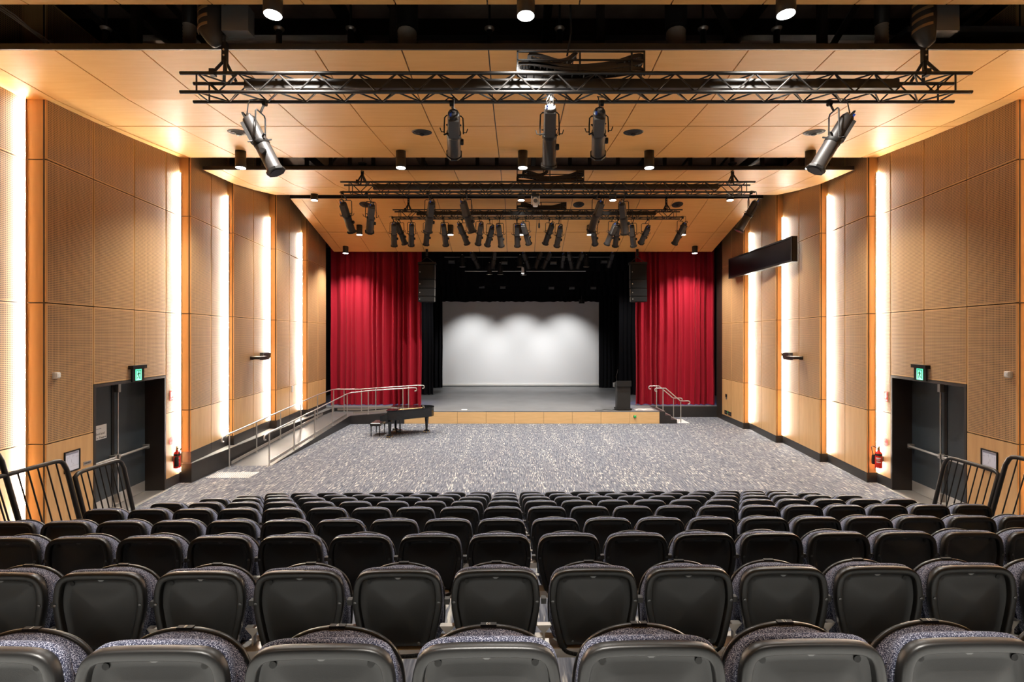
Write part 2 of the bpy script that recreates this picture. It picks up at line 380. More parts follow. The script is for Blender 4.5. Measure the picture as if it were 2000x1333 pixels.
# ------------------------------------------------------------------ timber ceiling in stepped bays
def edge_x(sd, y):
    P = PIERS[sd]
    for k in range(6):
        if P[k][0]-1e-6 <= y <= P[k+1][0]+1e-6:
            t = (y-P[k][0])/(P[k+1][0]-P[k][0]); x = P[k][1]+(P[k+1][2]-P[k][1])*t
            return x+(.03 if sd == 'left' else -.03)
    return P[0][1] if y < 5 else P[-1][1]
def bay(label, nodes, ys, seams, xl, xr, fas, name='ceiling'):
    def h(y):
        for (y0, h0), (y1, h1) in zip(nodes, nodes[1:]):
            if y0-1e-6 <= y <= y1+1e-6: return h0+(h1-h0)*(y-y0)/(y1-y0)
        return nodes[-1][1]
    ce = struct(name, label)
    y0, y1 = nodes[0][0], nodes[-1][0]
    fx = [xl]+seams+[xr]
    for j in range(len(ys)-1):
        a, b = ys[j]+(.018 if j else 0), ys[j+1]-(.018 if j < len(ys)-2 else 0)
        yy = [a]+[n[0] for n in nodes if a+.05 < n[0] < b-.05]+[b]
        yy = sorted(set(yy+[a+(b-a)*t/4 for t in (1, 2, 3)]))
        for i in range(len(fx)-1):
            loops = []
            for y in yy:
                l, r = fx[i](y)+(.010 if i else 0), fx[i+1](y)-(.010 if i < len(fx)-2 else 0)
                if r-l < .02: r = l+.02
                z = CAMZ+h(y); loops.append([V((l, y, z)), V((r, y, z)), V((r, y, z+.03)), V((l, y, z+.03))])
            MB().loft(loops, smooth=False).build('ceiling_panel', 'ceil', ce)
    back = []                                       # dark carrier above the joints
    for y in sorted(set([n[0] for n in nodes])):
        z = CAMZ+h(y)+.031; back.append([V((xl(y), y, z)), V((xr(y), y, z)), V((xr(y), y, z+.03)), V((xl(y), y, z+.03))])
    MB().loft(back, smooth=False).build('carrier', 'brown_black', ce)
    if fas:
        z = CAMZ+h(y0); MB().box((fas[0], y0-.03, z-.004), (fas[1], y0-.001, z+fas[2])).build('fascia', 'brown_black', ce)
    return h
lx, rx = (lambda y: edge_x('left', y)), (lambda y: edge_x('right', y))
def lin(x0, x1, y0, y1): return lambda y: x0+(x1-x0)*(y-y0)/(y1-y0)
H1 = bay('stepped timber ceiling bay above the seating, with round air diffusers', [(7.2, 4.2), (8.7, 4.2), (9.8, 4.29), (11.0, 4.43), (12.8, 4.667)], [7.2, 10.1, 12.8],
    [lin(-.4125+1.271*k, -.453+1.347*k, 7.2, 12.8) for k in range(-6, 8) if k != 7]+[lin(8.40, 8.976, 7.2, 12.8)], lx, rx, (-8.5, 9.0, .082))
H2 = bay('timber ceiling bay between the two lighting slots', [(13.29, 4.51), (14.88, 4.62), (16.2, 4.82), (17.58, 5.07)], [13.29, 15.5, 17.58],
    [lin(-.43+1.26*k, -.46+1.28*k, 13.29, 17.58) for k in range(-6, 8)], lambda y: max(lx(y), -8.47-.04*(y-13.29)), lambda y: min(rx(y), 9.11+.05*(y-13.29)), (-8.47, 9.11, .097))
H3 = bay('timber ceiling bay sloping down to the stage opening', [(18.24, 5.13), (22.6, 5.13-.28*4.36)], [18.24, 20.78, 22.6],
    [lin(-.437+1.26*k, -.437+1.26*k, 18, 23) for k in range(-6, 8)], lambda y: -8.40, lambda y: 8.98, (-8.40, 9.14, .13))
H0 = bay('timber ceiling bay over the rear seats', [(-3, 4.1), (2, 4.1), (4.5, 4.3), (6.75, 4.565)], [-3, .5, 3.6, 6.75],
    [lin(-.4+1.26*k, -.4+1.26*k, -3, 7) for k in range(-6, 8)], lambda y: -8.2, lambda y: 8.62, None)

# ------------------------------------------------------------------ stage, its house and the plinths
ST = .537
stg = struct('floor_stage', 'raised charcoal stage floor with a timber front')
MB().prism([(-4.9, 21.47, ST-.03), (6.24, 21.47, ST-.03), (6.24, 23.2, ST-.03), (9.45, 23.2, ST-.03), (11, 23.2, ST-.03), (11, 34, ST-.03), (-10.5, 34, ST-.03), (-10.5, 22.62, ST-.03), (-4.9, 22.62, ST-.03)], (0, 0, .03)).build('stage_floor', 'stage_floor', stg)
MB().box((-4.9, 21.5, 0), (6.2, 23.3, ST-.031)).build('carcass', 'brown_black', stg)
us = [(650+q*.35) for q in (695, 855, 1015, 1177, 1337, 1497, 1657)]
xs = [(u-CX)*21.46/F for u in us]; xs = [xs[0]-2*(xs[1]-xs[0]), xs[0]-(xs[1]-xs[0])]+xs+[6.24]
for a, b in zip(xs, xs[1:]): MB().box((a+.006, 21.455, .004), (b-.006, 21.5, ST-.034)).build('front_panel', 'stage_wood', stg)
MB().box((6.3, 23.2, 0), (9.46, 23.26, ST-.031)).build('plinth_face', 'charcoal', stg)
MB().box((9.46, 22.6, 0), (9.9, 23.26, 10)).build('proscenium_return', 'brown_black', stg)
MB().box((-8.8, 22.6, 0), (-4.9, 22.66, ST-.031)).build('plinth_face', 'charcoal', stg)
hs = struct('wall_stage', 'black painted walls of the stage house')
MB().box((-11, 34, 0), (11.5, 34.1, 10)).build('rear_face', 'black', hs)
for x in (-11, 11.4): MB().box((x, 22.6, 0), (x+.1, 34, 10)).build('side_face', 'black', hs)
MB().box((-11, 22.6, 10), (11.5, 34.1, 10.1)).build('stage_roof', 'black', hs)
MB().box((-10.9, 23.0, 0), (-8.98, 23.1, 10)).build('wing_face', 'brown_black', hs)
MB().box((9.62, 23.3, 0), (11.4, 23.36, 10)).build('wing_face', 'brown_black', hs)
MB().box((-11, 22.75, 7.95), (11.5, 22.85, 10)).build('header', 'brown_black', hs)
# long low plinth between ramp and wall
pl = struct('trim_1', 'low charcoal plinth with a grey cap running along the ramp wall')
MB().box((-8.84, 12.775, 0), (-8.45, 22.6, .497)).build('plinth', 'charcoal', pl)
MB().box((-8.84, 12.765, .497), (-8.44, 22.6, .512)).build('cap', 'cap', pl)
# ------------------------------------------------------------------ doors
for sd, n in (('left', 1), ('right', 2)):
    R, s0, s1 = door_run[sd]; D = -.42
    dr = struct(f'door_{n}', 'dark double exit door with panic bars '+('on the ramp side wall' if sd == 'left' else 'on the stage steps side wall'))
    R.slab(MB(), s0, s0+.06, 0, DOORTOP, D-.05, .03).build('jamb', 'brown_black', dr)
    R.slab(MB(), s1-.06, s1, 0, DOORTOP, D-.05, .03).build('jamb', 'brown_black', dr)
    R.slab(MB(), s0+.06, s1-.06, DOORTOP-.06, DOORTOP, D-.05, .03).build('head_jamb', 'brown_black', dr)
    R.slab(MB(), s0, s1, 0, .004, D-.05, .1).build('threshold', 'steel_dull', dr)
    sm = (s0+s1)/2
    for a, b in ((s0+.06, sm-.003), (sm+.003, s1-.06)):
        R.slab(MB(), a+.006, b-.006, .008, DOORTOP-.07, D-.045, D).build('leaf', 'door', dr)
        R.slab(MB(), a+.012, b-.012, .012, .26, D, D+.004).build('kick_plate', 'steel', dr)
    R2 = R
    def P(s, z, o): return R2.p(s, z, D+o)
    for leaf, (a, b) in enumerate(((s0+.12, sm-.06), (sm+.06, s1-.12))):
        mb = MB(); mb.tube([P(a, 1.11, .10), P(b, 1.11, .10)], .028, 10); mb.build('push_bar', 'steel', dr)
        for q in (a, b):
            mb = MB(); c = P(q, 1.11, .06); mb.obox(c, R.d*.035, R.n*.06, V((0, 0, .05))); mb.build('bar_bracket', 'steel_dull', dr)
    mb = MB(); mb.tube([P(sm+.09, .25, .06), P(sm+.09, DOORTOP-.3, .06)], .016, 8); mb.build('vertical_rod', 'steel', dr)
    for z in (.17, DOORTOP-.2):
        mb = MB(); mb.obox(P(sm+.09, z, .05), R.d*.04, R.n*.05, V((0, 0, .09))); mb.build('rod_latch', 'steel_dull', dr)
    R.slab(MB(), sm-.03, sm+.05, .3, DOORTOP-.07, D, D+.012).build('meeting_stile', 'lamp_dark', dr)
# ------------------------------------------------------------------ ramp, its rails, the stage steps
rm = thing('access_ramp', 'grey access ramp along the side wall, turning toward the stage', 'ramp', (-7.8, 14.4, 0))
zr = lambda y: max(0, (y-14.45)*.0555)
zx = lambda x: .37+(x+7.2)/2.35*(ST-.37)
mb = MB(); mb.prism([(-8.44, 14.45, 0), (-8.44, 22.6, 0), (-8.44, 22.6, .37), (-8.44, 21.2, .37)], (1.22, 0, 0)); mb.build('sloped_deck', 'ramp', rm)
mb = MB(); mb.prism([(-7.22, 21.32, .0), (-4.91, 21.46, .0), (-4.91, 21.46, ST), (-7.22, 21.32, .37)], (0, 1.24, 0)); mb.build('upper_deck', 'ramp', rm)
mb = MB(); mb.prism([(-7.219, 14.45, 0), (-7.219, 21.32, 0), (-7.219, 21.32, .372), (-7.219, 21.2, .368)], (.012, 0, 0)); mb.build('side_face', 'charcoal', rm)
mb = MB(); mb.prism([(-7.215, 21.308, 0), (-4.9, 21.446, 0), (-4.9, 21.446, ST-.02), (-7.215, 21.308, .35)], (0, .01, 0)); mb.build('side_face', 'charcoal', rm)
def hook(p, fwd, down=(0, 0, -1), r=.07):         # half-round turned-down end of a rail
    f, d = V(fwd), V(down); c = V(p)+d*r
    return [c-d*r*math.cos(a)+f*r*math.sin(a) for a in (math.pi*i/10 for i in range(1, 12))]
def handrail(label, pts, posts, ends, r=.022, kick=None, cat='handrail', name='handrail'):
    t = thing(name, label, cat, (posts[0][0].x, posts[0][0].y, posts[0][0].z))
    pts = [V(p) for p in pts]
    path = list(reversed(hook(pts[0], ends[0])))+pts if ends[0] else pts
    if ends[1]: path = path+hook(pts[-1], ends[1])
    MB().tube(path, r, 10).build('rail', 'steel', t)
    for b, top in posts:
        MB().tube([b, (b.x, b.y, top-.03)], .021, 10).build('post', 'steel', t)
        MB().tube([(b.x, b.y, top-.05), (b.x, b.y, top)], .009, 6).build('saddle', 'steel_dull', t)
        MB().lathe([(.045, 0), (.045, .012), (.025, .014)], 12, b).build('base_flange', 'steel', t)
    for a, b in (kick or []):
        a, b = V(a), V(b); d = (b-a).normalized(); n_ = V((-d.y, d.x, 0)).normalized()
        MB().obox((a+b)/2+V((0, 0, .10)), (b-a)/2, n_*.006, V((0, 0, .045))).build('kick_rail', 'steel_dull', t)
    return t
H = .97
ys = [14.48, 16.1, 17.75, 19.43, 21.13]; x = -7.285
posts = [(V((x, y, zr(y))), zr(y)+H) for y in ys]+[(V((q, 21.40, zx(q))), zx(q)+1.02) for q in (-6.46, -4.95)]
handrail('stainless ramp handrail on the open side facing the seats', [(x, 14.25, H-.03), (x, 14.5, H), (x, 21.2, .37+H), (x+.1, 21.36, .38+H+.01), (-6.46, 21.40, zx(-6.46)+1.02), (-4.6, 21.42, ST+1.03), (-4.42, 21.42, ST+1.03)], posts, ((0, -1, 0), (1, 0, 0)),
    kick=[((x, 14.5, .0), (x, 21.15, .37)), ((-7.1, 21.40, .385), (-4.95, 21.42, ST))])
ys = [14.3, 15.8, 17.4, 19.06, 20.64]; x = -8.36
posts = [(V((x, y, zr(y))), zr(y)+H+(.04 if y > 20 else 0)) for y in ys]+[(V((-8.3, 22.3, .372)), .37+H+.06)]+[(V((q, 22.5, zx(max(q, -7.2)))), zx(max(q, -7.2))+1.02) for q in (-7.9, -7.1, -6.45, -4.95)]
handrail('stainless ramp handrail on the wall side, running on before the red curtain', [(x, 14.0, H-.03), (x, 14.3, H), (x, 20.64, zr(20.64)+H+.04), (x+.03, 22.2, .37+H+.06), (-8.2, 22.45, .37+H+.06), (-7.2, 22.5, .37+1.02), (-4.6, 22.52, ST+1.03), (-4.30, 22.52, ST+1.03)], posts, ((0, -1, 0), (1, 0, 0)),
    kick=[((x, 14.4, 0), (x, 21.2, .37)), ((-8.2, 22.5, .37), (-7.2, 22.5, .37)), ((-7.2, 22.5, .37), (-4.95, 22.5, ST))])
def tactile(label, x0, x1, y0, y1, z, nx, ny):
    t = thing('tactile_pad', label, 'tactile pad', ((x0+x1)/2, (y0+y1)/2, z))
    MB().box((x0, y0, z), (x1, y1, z+.005)).build('backing_plate', 'tact', t)
    mb = MB()
    for i in range(nx):
        for j in range(ny):
            mb.lathe([(.017, .005), (.012, .011)], 6, (x0+(i+.5)*(x1-x0)/nx, y0+(j+.5)*(y1-y0)/ny, z), smooth=False)
    o = mb.build('stud', 'steel', t); o['kind'] = 'stuff'
    return t
tactile('studded tactile pad on the carpet at the foot of the ramp', -8.38, -7.2, 13.2, 13.77, .0, 20, 9)
tactile('studded tactile pad on the stage floor at the top of the steps', 5.27, 6.1, 21.7, 22.3, ST, 14, 10)
tactile('studded tactile pad on the carpet at the foot of the stage steps', 7.08, 7.6, 21.55, 22.6, 0, 8, 18)
sp = thing('stage_steps', 'three black carpeted steps beside the stage front', 'steps', (6.6, 22, 0))
for i, (a, b) in enumerate(((6.25, 6.49), (6.49, 6.74), (6.74, 7.01))):
    z = ST-.004-.178*i
    MB().box((a, 21.47, 0), (b, 22.85, z)).build('step', 'charcoal', sp)
    MB().box((b-.05, 21.47, z), (b+.004, 22.85, z+.004)).build('nosing', 'steel_dull', sp)
for lab, yy, off in (('stainless step handrail on the side facing the seats', 21.62, 0), ('stainless step handrail on the curtain side of the stage steps', 22.62, .0)):
    posts = [(V((6.44 if off == 0 else 6.4, yy, ST)), ST+.98), (V((7.22, yy, 0)), .95)]
    handrail(lab, [(6.15, yy, ST+.99), (6.55, yy, ST+.99), (7.2, yy, .97), (7.55, yy, .97)], posts, ((-1, 0, 0), (1, 0, 0)), r=.024)
# ------------------------------------------------------------------ drapes
def drape(name, label, cat, x0, x1, y, z0, z1, m, pitch, depth, group=None, hem=None, seed=1, scallop=0.0, flare=0):
    rnd = random.Random(seed); n = max(16, int((x1-x0)/pitch*10)); base = []
    ph = 0; xs_ = []
    for i in range(n+1):
        t = i/n; ph += 2*math.pi*(x1-x0)/pitch/n*(1+.45*math.sin(t*23+seed)+.25*math.sin(t*57+2*seed)); xs_.append((x0+(x1-x0)*t, ph))
    amp = [depth*(.75+.35*math.sin(i*.07*6/10+seed)) for i in range(n+1)]
    def col(i, z):
        X, p = xs_[i]; k = (z1-z)/(z1-z0)
        a = amp[i]*(.7+.45*k); wob = .02*math.sin(z*1.3+X*2)*k
        return V((X+.25*a*math.cos(p*1.0)*.6+wob+flare*k*(X-(x0+x1)/2), y-a*math.sin(p)-.3*a*math.sin(2*p+1), z))
    def sheet(zs, mm, nm, par, off=0):
        vs, fs = [], []
        for z in zs:
            for i in range(n+1):
                p = col(i, z); p.y -= off
                if z == zs[0] and scallop: p.z += scallop*(math.sin(xs_[i][1]*.35)*.6+.4*math.sin(xs_[i][1]))
                vs.append(p)
        W = n+1
        for r in range(len(zs)-1):
            for i in range(n): fs.append((r*W+i, r*W+i+1, (r+1)*W+i+1, (r+1)*W+i))
        k = len(vs)
        vs += [v+V((0, .012+2*off, 0)) for v in vs]; fs += [tuple(reversed([q+k for q in f])) for f in fs]
        for i in range(n): fs += [(i+1, i, k+i, k+i+1)]
        L = (len(zs)-1)*W
        for i in range(n): fs += [(L+i, L+i+1, k+L+i+1, k+L+i)]
        for r in range(len(zs)-1): fs += [(r*W, (r+1)*W, k+(r+1)*W, k+r*W), ((r+1)*W+n, r*W+n, k+r*W+n, k+(r+1)*W+n)]
        return MB().add(vs, fs, True).build(nm, mm, par, edge=80)
    t = thing(name, label, cat, ((x0+x1)/2, y, z0), group=group)
    zs = [z0+(z1-z0)*q for q in (0, .12, .3, .5, .7, .88, 1)]
    sheet(zs, m, 'cloth', t)
    if hem: sheet([z0-.002, z0+hem], m, 'hem', t, .004)
    return t
drape('red_curtain', 'red velvet house curtain behind the piano and ramp', 'curtain', -8.81, -4.50, 23.35, ST+.035, 8.3, 'velvet', .31, .155, 'red house curtains', .16, 3)
drape('red_curtain', 'red velvet house curtain behind the stage steps', 'curtain', 5.62, 9.42, 23.40, ST+.035, 8.3, 'velvet', .30, .155, 'red house curtains', .16, 8)
for sd, x0, x1, x2, x3 in (('piano', -8.6, -4.68, -8.6, -4.72), ('lectern', 5.75, 9.6, 5.26, 9.4)):
    drape('masking_drape', f'black masking drape in front, on the {sd} side of the stage', 'stage drape', x0, x1, 27.5, ST+.03, 9.5, 'velvet_black', .3, .09, 'black masking legs', None, 11, flare=.02)
    drape('masking_drape', f'black masking drape beside the screen edge on the {sd} side', 'stage drape', x2, x3, 31.2, ST+.03, 9.5, 'velvet_black', .3, .09, 'black masking legs', None, 17, flare=.015)
for i, (yy, zb) in enumerate(((26.0, 7.27), (28.5, 6.74), (30.3, 6.33), (31.6, 6.05))):
    drape('stage_border', f'black border drape across the stage, {ORD[i]} behind the opening', 'stage drape', -8.4, 8.8, yy, zb, 9.6, 'velvet_black', .45, .05, 'black border drapes', None, 20+i, scallop=.035)
sc = thing('projection_screen', 'large white projection screen hung at the rear of the stage', 'screen', (.3, 32.3, ST))
x0, x1 = (863.5-CX)*32.3/F, (1169.5-CX)*32.3/F
MB().box((x0, 32.3, ST+.17), (x1, 32.32, 6.5)).build('screen_sheet', 'screen', sc)
MB().box((x0, 32.26, ST+.05), (x1, 32.34, ST+.17)).build('bottom_bar', 'white_plastic', sc)
# ------------------------------------------------------------------ lectern, piano, bench
le = thing('lectern', 'black lectern standing on the stage corner near the steps', 'lectern', (4.75, 21.85, ST))
lx0, lx1 = (1204-CX)*21.75/F, (1231.5-CX)*21.75/F
MB().prism([(lx0+.02, 21.68, ST+.09), (lx1-.02, 21.68, ST+.09), (lx1-.02, 22.1, ST+.09), (lx0+.02, 22.1, ST+.09)], (0, 0, .98)).build('column', 'black', le)
MB().box((lx0-.03, 21.62, ST+.03), (lx1+.03, 22.16, ST+.09)).build('base', 'lamp_dark', le)
MB().prism([(lx0-.01, 21.62, ST+1.07), (lx0-.01, 22.2, ST+1.07), (lx0-.01, 22.2, ST+1.20), (lx0-.01, 21.62, ST+1.32)], (lx1-lx0+.02, 0, 0)).build('desk_top', 'lamp_dark', le)
MB().box((lx0-.06, 22.0, ST+1.0), (lx0-.012, 22.25, ST+1.18)).build('side_wing', 'grey_box', le)
MB().tube([(lx0+.1, 22.1, ST+1.2), (lx0+.06, 22.15, ST+1.45), (lx0+.16, 22.2, ST+1.78)], .008, 6).build('microphone', 'lamp_dark', le)
for q in (lx0+.03, lx1-.03):
    for yy in (21.68, 22.1): MB().lathe([(.03, 0), (.03, .03)], 10, (q, yy, ST)).build('foot', 'steel_dull', le)
cbl = tag(MB().tube([(lx0, 21.9, ST+.014), (lx0-.2, 21.75, ST+.014), (lx0-.5, 21.85, ST+.014), (lx0-.75, 21.7, ST+.014), (lx0-.95, 21.75, ST+.014)], .014, 6).build('stage_cable', 'cable'), 'black cable lying on the stage floor from the lectern', 'cable')
fp = thing('floor_box', 'small pale floor box lid set in the stage behind its front edge', 'floor box', (-2.4, 21.9, ST))
a, b = (900-CX)*21.75/F, (913-CX)*21.75/F
MB().box((a, 21.72, ST), (b, 21.98, ST+.012)).build('lid', 'steel_dull', fp); MB().box((a+.03, 21.76, ST+.012), (b-.03, 21.94, ST+.018)).build('flap', 'paper', fp)
bx = thing('call_button', 'small green button box on the timber stage front', 'button', ((1240-CX)*21.45/F, 21.455, .33))
q = (1240-CX)*21.45/F; MB().box((q-.06, 21.43, .27), (q+.06, 21.455, .36)).build('plate', 'lamp_dark', bx); MB().lathe([(.05, 0), (.055, .03), (.04, .05)], 12, (q, 21.43, .315), (0, -1, 0)).build('button', 'green', bx)
# piano: local u runs keyboard to tail, w runs treble (seat side) to bass (stage side)
PO = V((-5.12, 18.42, 0)); ang = math.radians(4); ku = V((math.cos(ang), math.sin(ang), 0)); kw = V((-.20, 1, 0)).normalized()
kw = V((-math.sin(ang), math.cos(ang), 0))
def pp(u_, w_, z): return PO+ku*u_+kw*w_+V((0, 0, z))
pn = thing('grand_piano', 'black lacquered grand piano standing on the carpet before the stage', 'piano', (-4.2, 19.1, 0))
case = [(.28, 0), (.28, 1.48), (1.35, 1.46), (1.72, 1.38), (1.86, 1.20), (1.90, .98), (1.84, .80), (1.70, .64), (1.45, .48), (1.15, .30), (.85, .10), (.6, .0)]
mb = MB(); mb.prism([pp(a, b, .66) for a, b in case], (0, 0, .33)); mb.build('case', 'gloss', pn)
mb = MB(); mb.prism([pp(.20+(a-.20)*1.012, .74+(b-.74)*1.015, 1.0) for a, b in case[2:-1]+[(.85, .08), (.62, .0), (.62, 1.48)]], (0, 0, .025)); mb.build('lid', 'gloss', pn)
mb = MB(); mb.prism([pp(a, b, 1.0) for a, b in ((.22, -.01), (.60, -.01), (.60, 1.49), (.22, 1.49))], (0, 0, .022)); mb.build('front_lid', 'gloss', pn)
mb = MB(); mb.prism([pp(a, b, .62) for a, b in ((0, 0), (.30, 0), (.30, 1.48), (0, 1.48))], (0, 0, .09)); mb.build('key_bed', 'gloss', pn)
for b in (0, 1.40):
    pr = [pp(0, b, .71), pp(0, b, .80), pp(.05, b, .84), pp(.14, b, .87), pp(.24, b, .93), pp(.28, b, .99), pp(.30, b, .71)]
    mb = MB(); mb.prism(pr, kw*.08); mb.build('cheek', 'gloss', pn)
mb = MB(); mb.prism([pp(a, b, .71) for a, b in ((.03, .09), (.17, .09), (.17, 1.39), (.03, 1.39))], (0, 0, .02)); mb.build('keyboard', 'key', pn)
mb = MB(); mb.prism([pp(.18, .09, .72), pp(.21, .09, .72), pp(.25, .09, .86), pp(.22, .09, .87)], kw*1.3); mb.build('fallboard', 'gloss', pn)
for a, b in ((.34, .10), (.34, 1.36), (1.62, .98)):
    mb = MB(); mb.lathe([(.075, .66), (.08, .60), (.07, .5), (.052, .22), (.045, .12), (.065, .10), (.05, .085)], 8, pp(a, b, 0), smooth=False); mb.build('leg', 'gloss', pn)
    mb = MB(); mb.obox(pp(a, b, .075), ku*.11, kw*.03, V((0, 0, .02)))
    mb.obox(pp(a, b, .075), ku*.03, kw*.11, V((0, 0, .02))); mb.build('leg_cross', 'gloss', pn)
    for da, db in ((.1, 0), (-.1, 0), (0, .1), (0, -.1)):
        mb = MB(); mb.lathe([(.03, -.02), (.034, 0), (.03, .02)], 10, pp(a+da, b+db, .034), ku); mb.build('caster', 'brass', pn)
for b in (.66, .80):
    MB().tube([pp(.62, b, .16), pp(.62, b, .66)], .018, 8).build('lyre_post', 'gloss', pn)
mb = MB(); mb.obox(pp(.58, .73, .12), ku*.10, kw*.14, V((0, 0, .04))); mb.build('pedal_box', 'gloss', pn)
for b in (.66, .73, .80):
    mb = MB(); mb.obox(pp(.43, b, .10), ku*.07, kw*.015, V((0, 0, .008))); mb.build('pedal', 'brass', pn)
mb = MB(); mb.tube([pp(.66, .2, 1.028), pp(.9, .32, 1.03), pp(1.2, .5, 1.03), pp(1.5, .72, 1.03)], .008, 6); mb.build('lid_prop', 'brass', pn)
bn = thing('piano_bench', 'black piano bench with padded top beside the keyboard', 'bench', (-5.36, 19.1, 0))
b0, b1, c0, c1 = -5.58, -5.20, 18.72, 19.48
MB().box((b0, c0, .38), (b1, c1, .43)).build('apron', 'gloss', bn)
l = [[V((b0+i, c0+i, z)), V((b1-i, c0+i, z)), V((b1-i, c1-i, z)), V((b0+i, c1-i, z))] for i, z in ((0, .43), (-.01, .45), (0, .485), (.03, .50))]
MB().loft(l, smooth=False).build('padded_top', 'leather', bn)
for x_ in (b0+.03, b1-.03):
    for y_ in (c0+.03, c1-.03):
        MB().lathe([(.015, 0), (.026, .38)], 6, (x_, y_, 0), smooth=False).build('leg', 'gloss', bn)
# ------------------------------------------------------------------ lighting trusses
unit = MB().lathe([(1, 0), (1, 1)], 6, smooth=True).build('brace', 'truss'); unit_mesh = unit.data; bpy.data.objects.remove(unit)
def stick(parent, a, b, r, name='brace'):
    a, b = V(a), V(b); d = b-a
    o = bpy.data.objects.new(name, unit_mesh); C.objects.link(o); o.parent = parent
    q = d.to_track_quat('Z', 'Y').to_matrix().to_4x4()
    o.matrix_local = wm(parent).inverted() @ Matrix.Translation(a) @ q @ Matrix.Diagonal((r, r, d.length, 1)); return o
TR = [('over the seating', 6.95, .29, 352, 1898, 143, 180), ('midway to the stage', 13.26, .29, 665, 1475, 355.5, 375.5), ('just before the stage opening', 18.0, .29, 767, 1333, 410, 423.5)]
TZ = []
for name, Y, D, ua, ub, va, vb in TR:
    xa, xb = (ua-CX)*Y/F, (ub-CX)*Y/F; zt = CAMZ-(va-CY)*Y/F; zb = CAMZ-(vb-CY)*Y/F
    if Y > 15: zb = zt-.27
    TZ.append((Y, Y+D, zt, zb, xa, xb))
    t = thing('lighting_truss', f'long black box lighting truss hung {name}', 'truss', ((xa+xb)/2, Y+D/2, zb), group='black lighting trusses')
    xr_a, xr_b = xa, xb
    for (y, z) in ((Y, zt), (Y, zb), (Y+D, zt), (Y+D, zb)): MB().tube([(xa, y, z), (xb, y, z)], .025, 8).build('chord', 'truss', t)
    n = round((xb-xa-.5)/.553); L = (xb-xa-.5)/n; x0 = xa+.25
    for xx in (x0-.02, x0+n*L+.02):
        for y in (Y, Y+D): stick(t, (xx, y, zt), (xx, y, zb), .012)
        for z in (zt, zb): stick(t, (xx, Y, z), (xx, Y+D, z), .012)
    for i in range(n):
        p, m_, q = x0+i*L, x0+(i+.5)*L, x0+(i+1)*L
        stick(t, (p, Y, zt), (m_, Y, zb), .0115); stick(t, (m_, Y, zb), (q, Y, zt), .0115)
        stick(t, (p, Y+D, zt), (m_, Y+D, zb), .0115); stick(t, (m_, Y+D, zb), (q, Y+D, zt), .0115)
        stick(t, (p, Y, zb), (m_, Y+D, zb), .0115); stick(t, (m_, Y+D, zb), (q, Y, zb), .0115)
        stick(t, (p, Y, zt), (m_, Y+D, zt), .0115); stick(t, (m_, Y+D, zt), (q, Y, zt), .0115)
    MB().box((xa+.85, Y+.09, zt-.15), (xb-.95, Y+.2, zt-.03)).build('wiring_raceway', 'truss', t)
    MB().box((xa+.85, Y+.085, zt-.165), (xb-.95, Y+.205, zt-.15)).build('raceway_base', 'charcoal', t)
    # hoists at both ends
    for k, (xc, side) in enumerate(((xa+.52*1.05, 'ramp'), (xb-.55, 'stage steps'))):
        yc = Y+D/2
        ho = thing('chain_hoist', f'black chain hoist at the {side} end of the truss {name}', 'hoist', (xc, yc, zt), group='truss chain hoists')
        for s_ in (-1, 1):
            stick(ho, (xc+s_*.09, yc-.13, zt+.02), (xc, yc, zt+.27), .022, 'bridle_leg'); stick(ho, (xc+s_*.09, yc+.13, zt+.02), (xc, yc, zt+.27), .022, 'bridle_leg')
        MB().box((xc-.12, Y-.04, zt-.04), (xc-.05, Y+.04, zt+.05)).build('coupler', 'lamp_dark', ho)
        MB().box((xc-.035, yc-.03, zt+.24), (xc+.035, yc+.03, zt+.52)).build('link_plate', 'lamp_dark', ho)
        for z in (.32, .40): MB().lathe([(.014, 0), (.012, .01)], 8, (xc, yc-.03, zt+z), (0, -1, 0)).build('bolt', 'steel', ho)
        MB().tube([(xc, yc, zt+.5), (xc, yc, zt+1.6)], .012, 6).build('chain', 'lamp_dark', ho)
        if k == 0 and Y < 8 or Y < 8:
            bxm = xc-.17 if k == 0 else xc-.06
            loops = []
            for z, rx_, ry_ in ((.30, .03, .03), (.36, .10, .09), (.50, .155, .12), (.75, .165, .13), (.98, .15, .12)):
                loops.append([V((bxm+(.05 if z < .4 else 0)+rx_*math.cos(a), yc-.06+ry_*math.sin(a), zt+.12+z)) for a in (2*math.pi*i/14 for i in range(14))])
            MB().loft(loops).build('chain_bag', 'bag', ho)
            for z in (.62, .74, .86, .98):
                a = [V((bxm-.17*math.cos(q), yc-.06-.135*math.sin(q), zt+z+.04*q)) for q in (math.pi*i/8*.55 for i in range(9))]
                MB().loft([[p+V((0, 0, -.02)), p+V((0, 0, .02)), p*1.0+V((.006, .006, .02)), p+V((.006, .006, -.02))] for p in a], smooth=False).build('bag_stripe', 'bag_stripe', ho)
            MB().box((xc+.02, yc-.12, zt+.62), (xc+.40, yc+.05, zt+.98)).build('motor_casing', 'grey_box', ho)
        else:
            MB().lathe([(.10, 0), (.12, .03), (.03, .07)], 12, (xc, yc, zt+.52)).build('ceiling_rose', 'lamp_dark', ho)
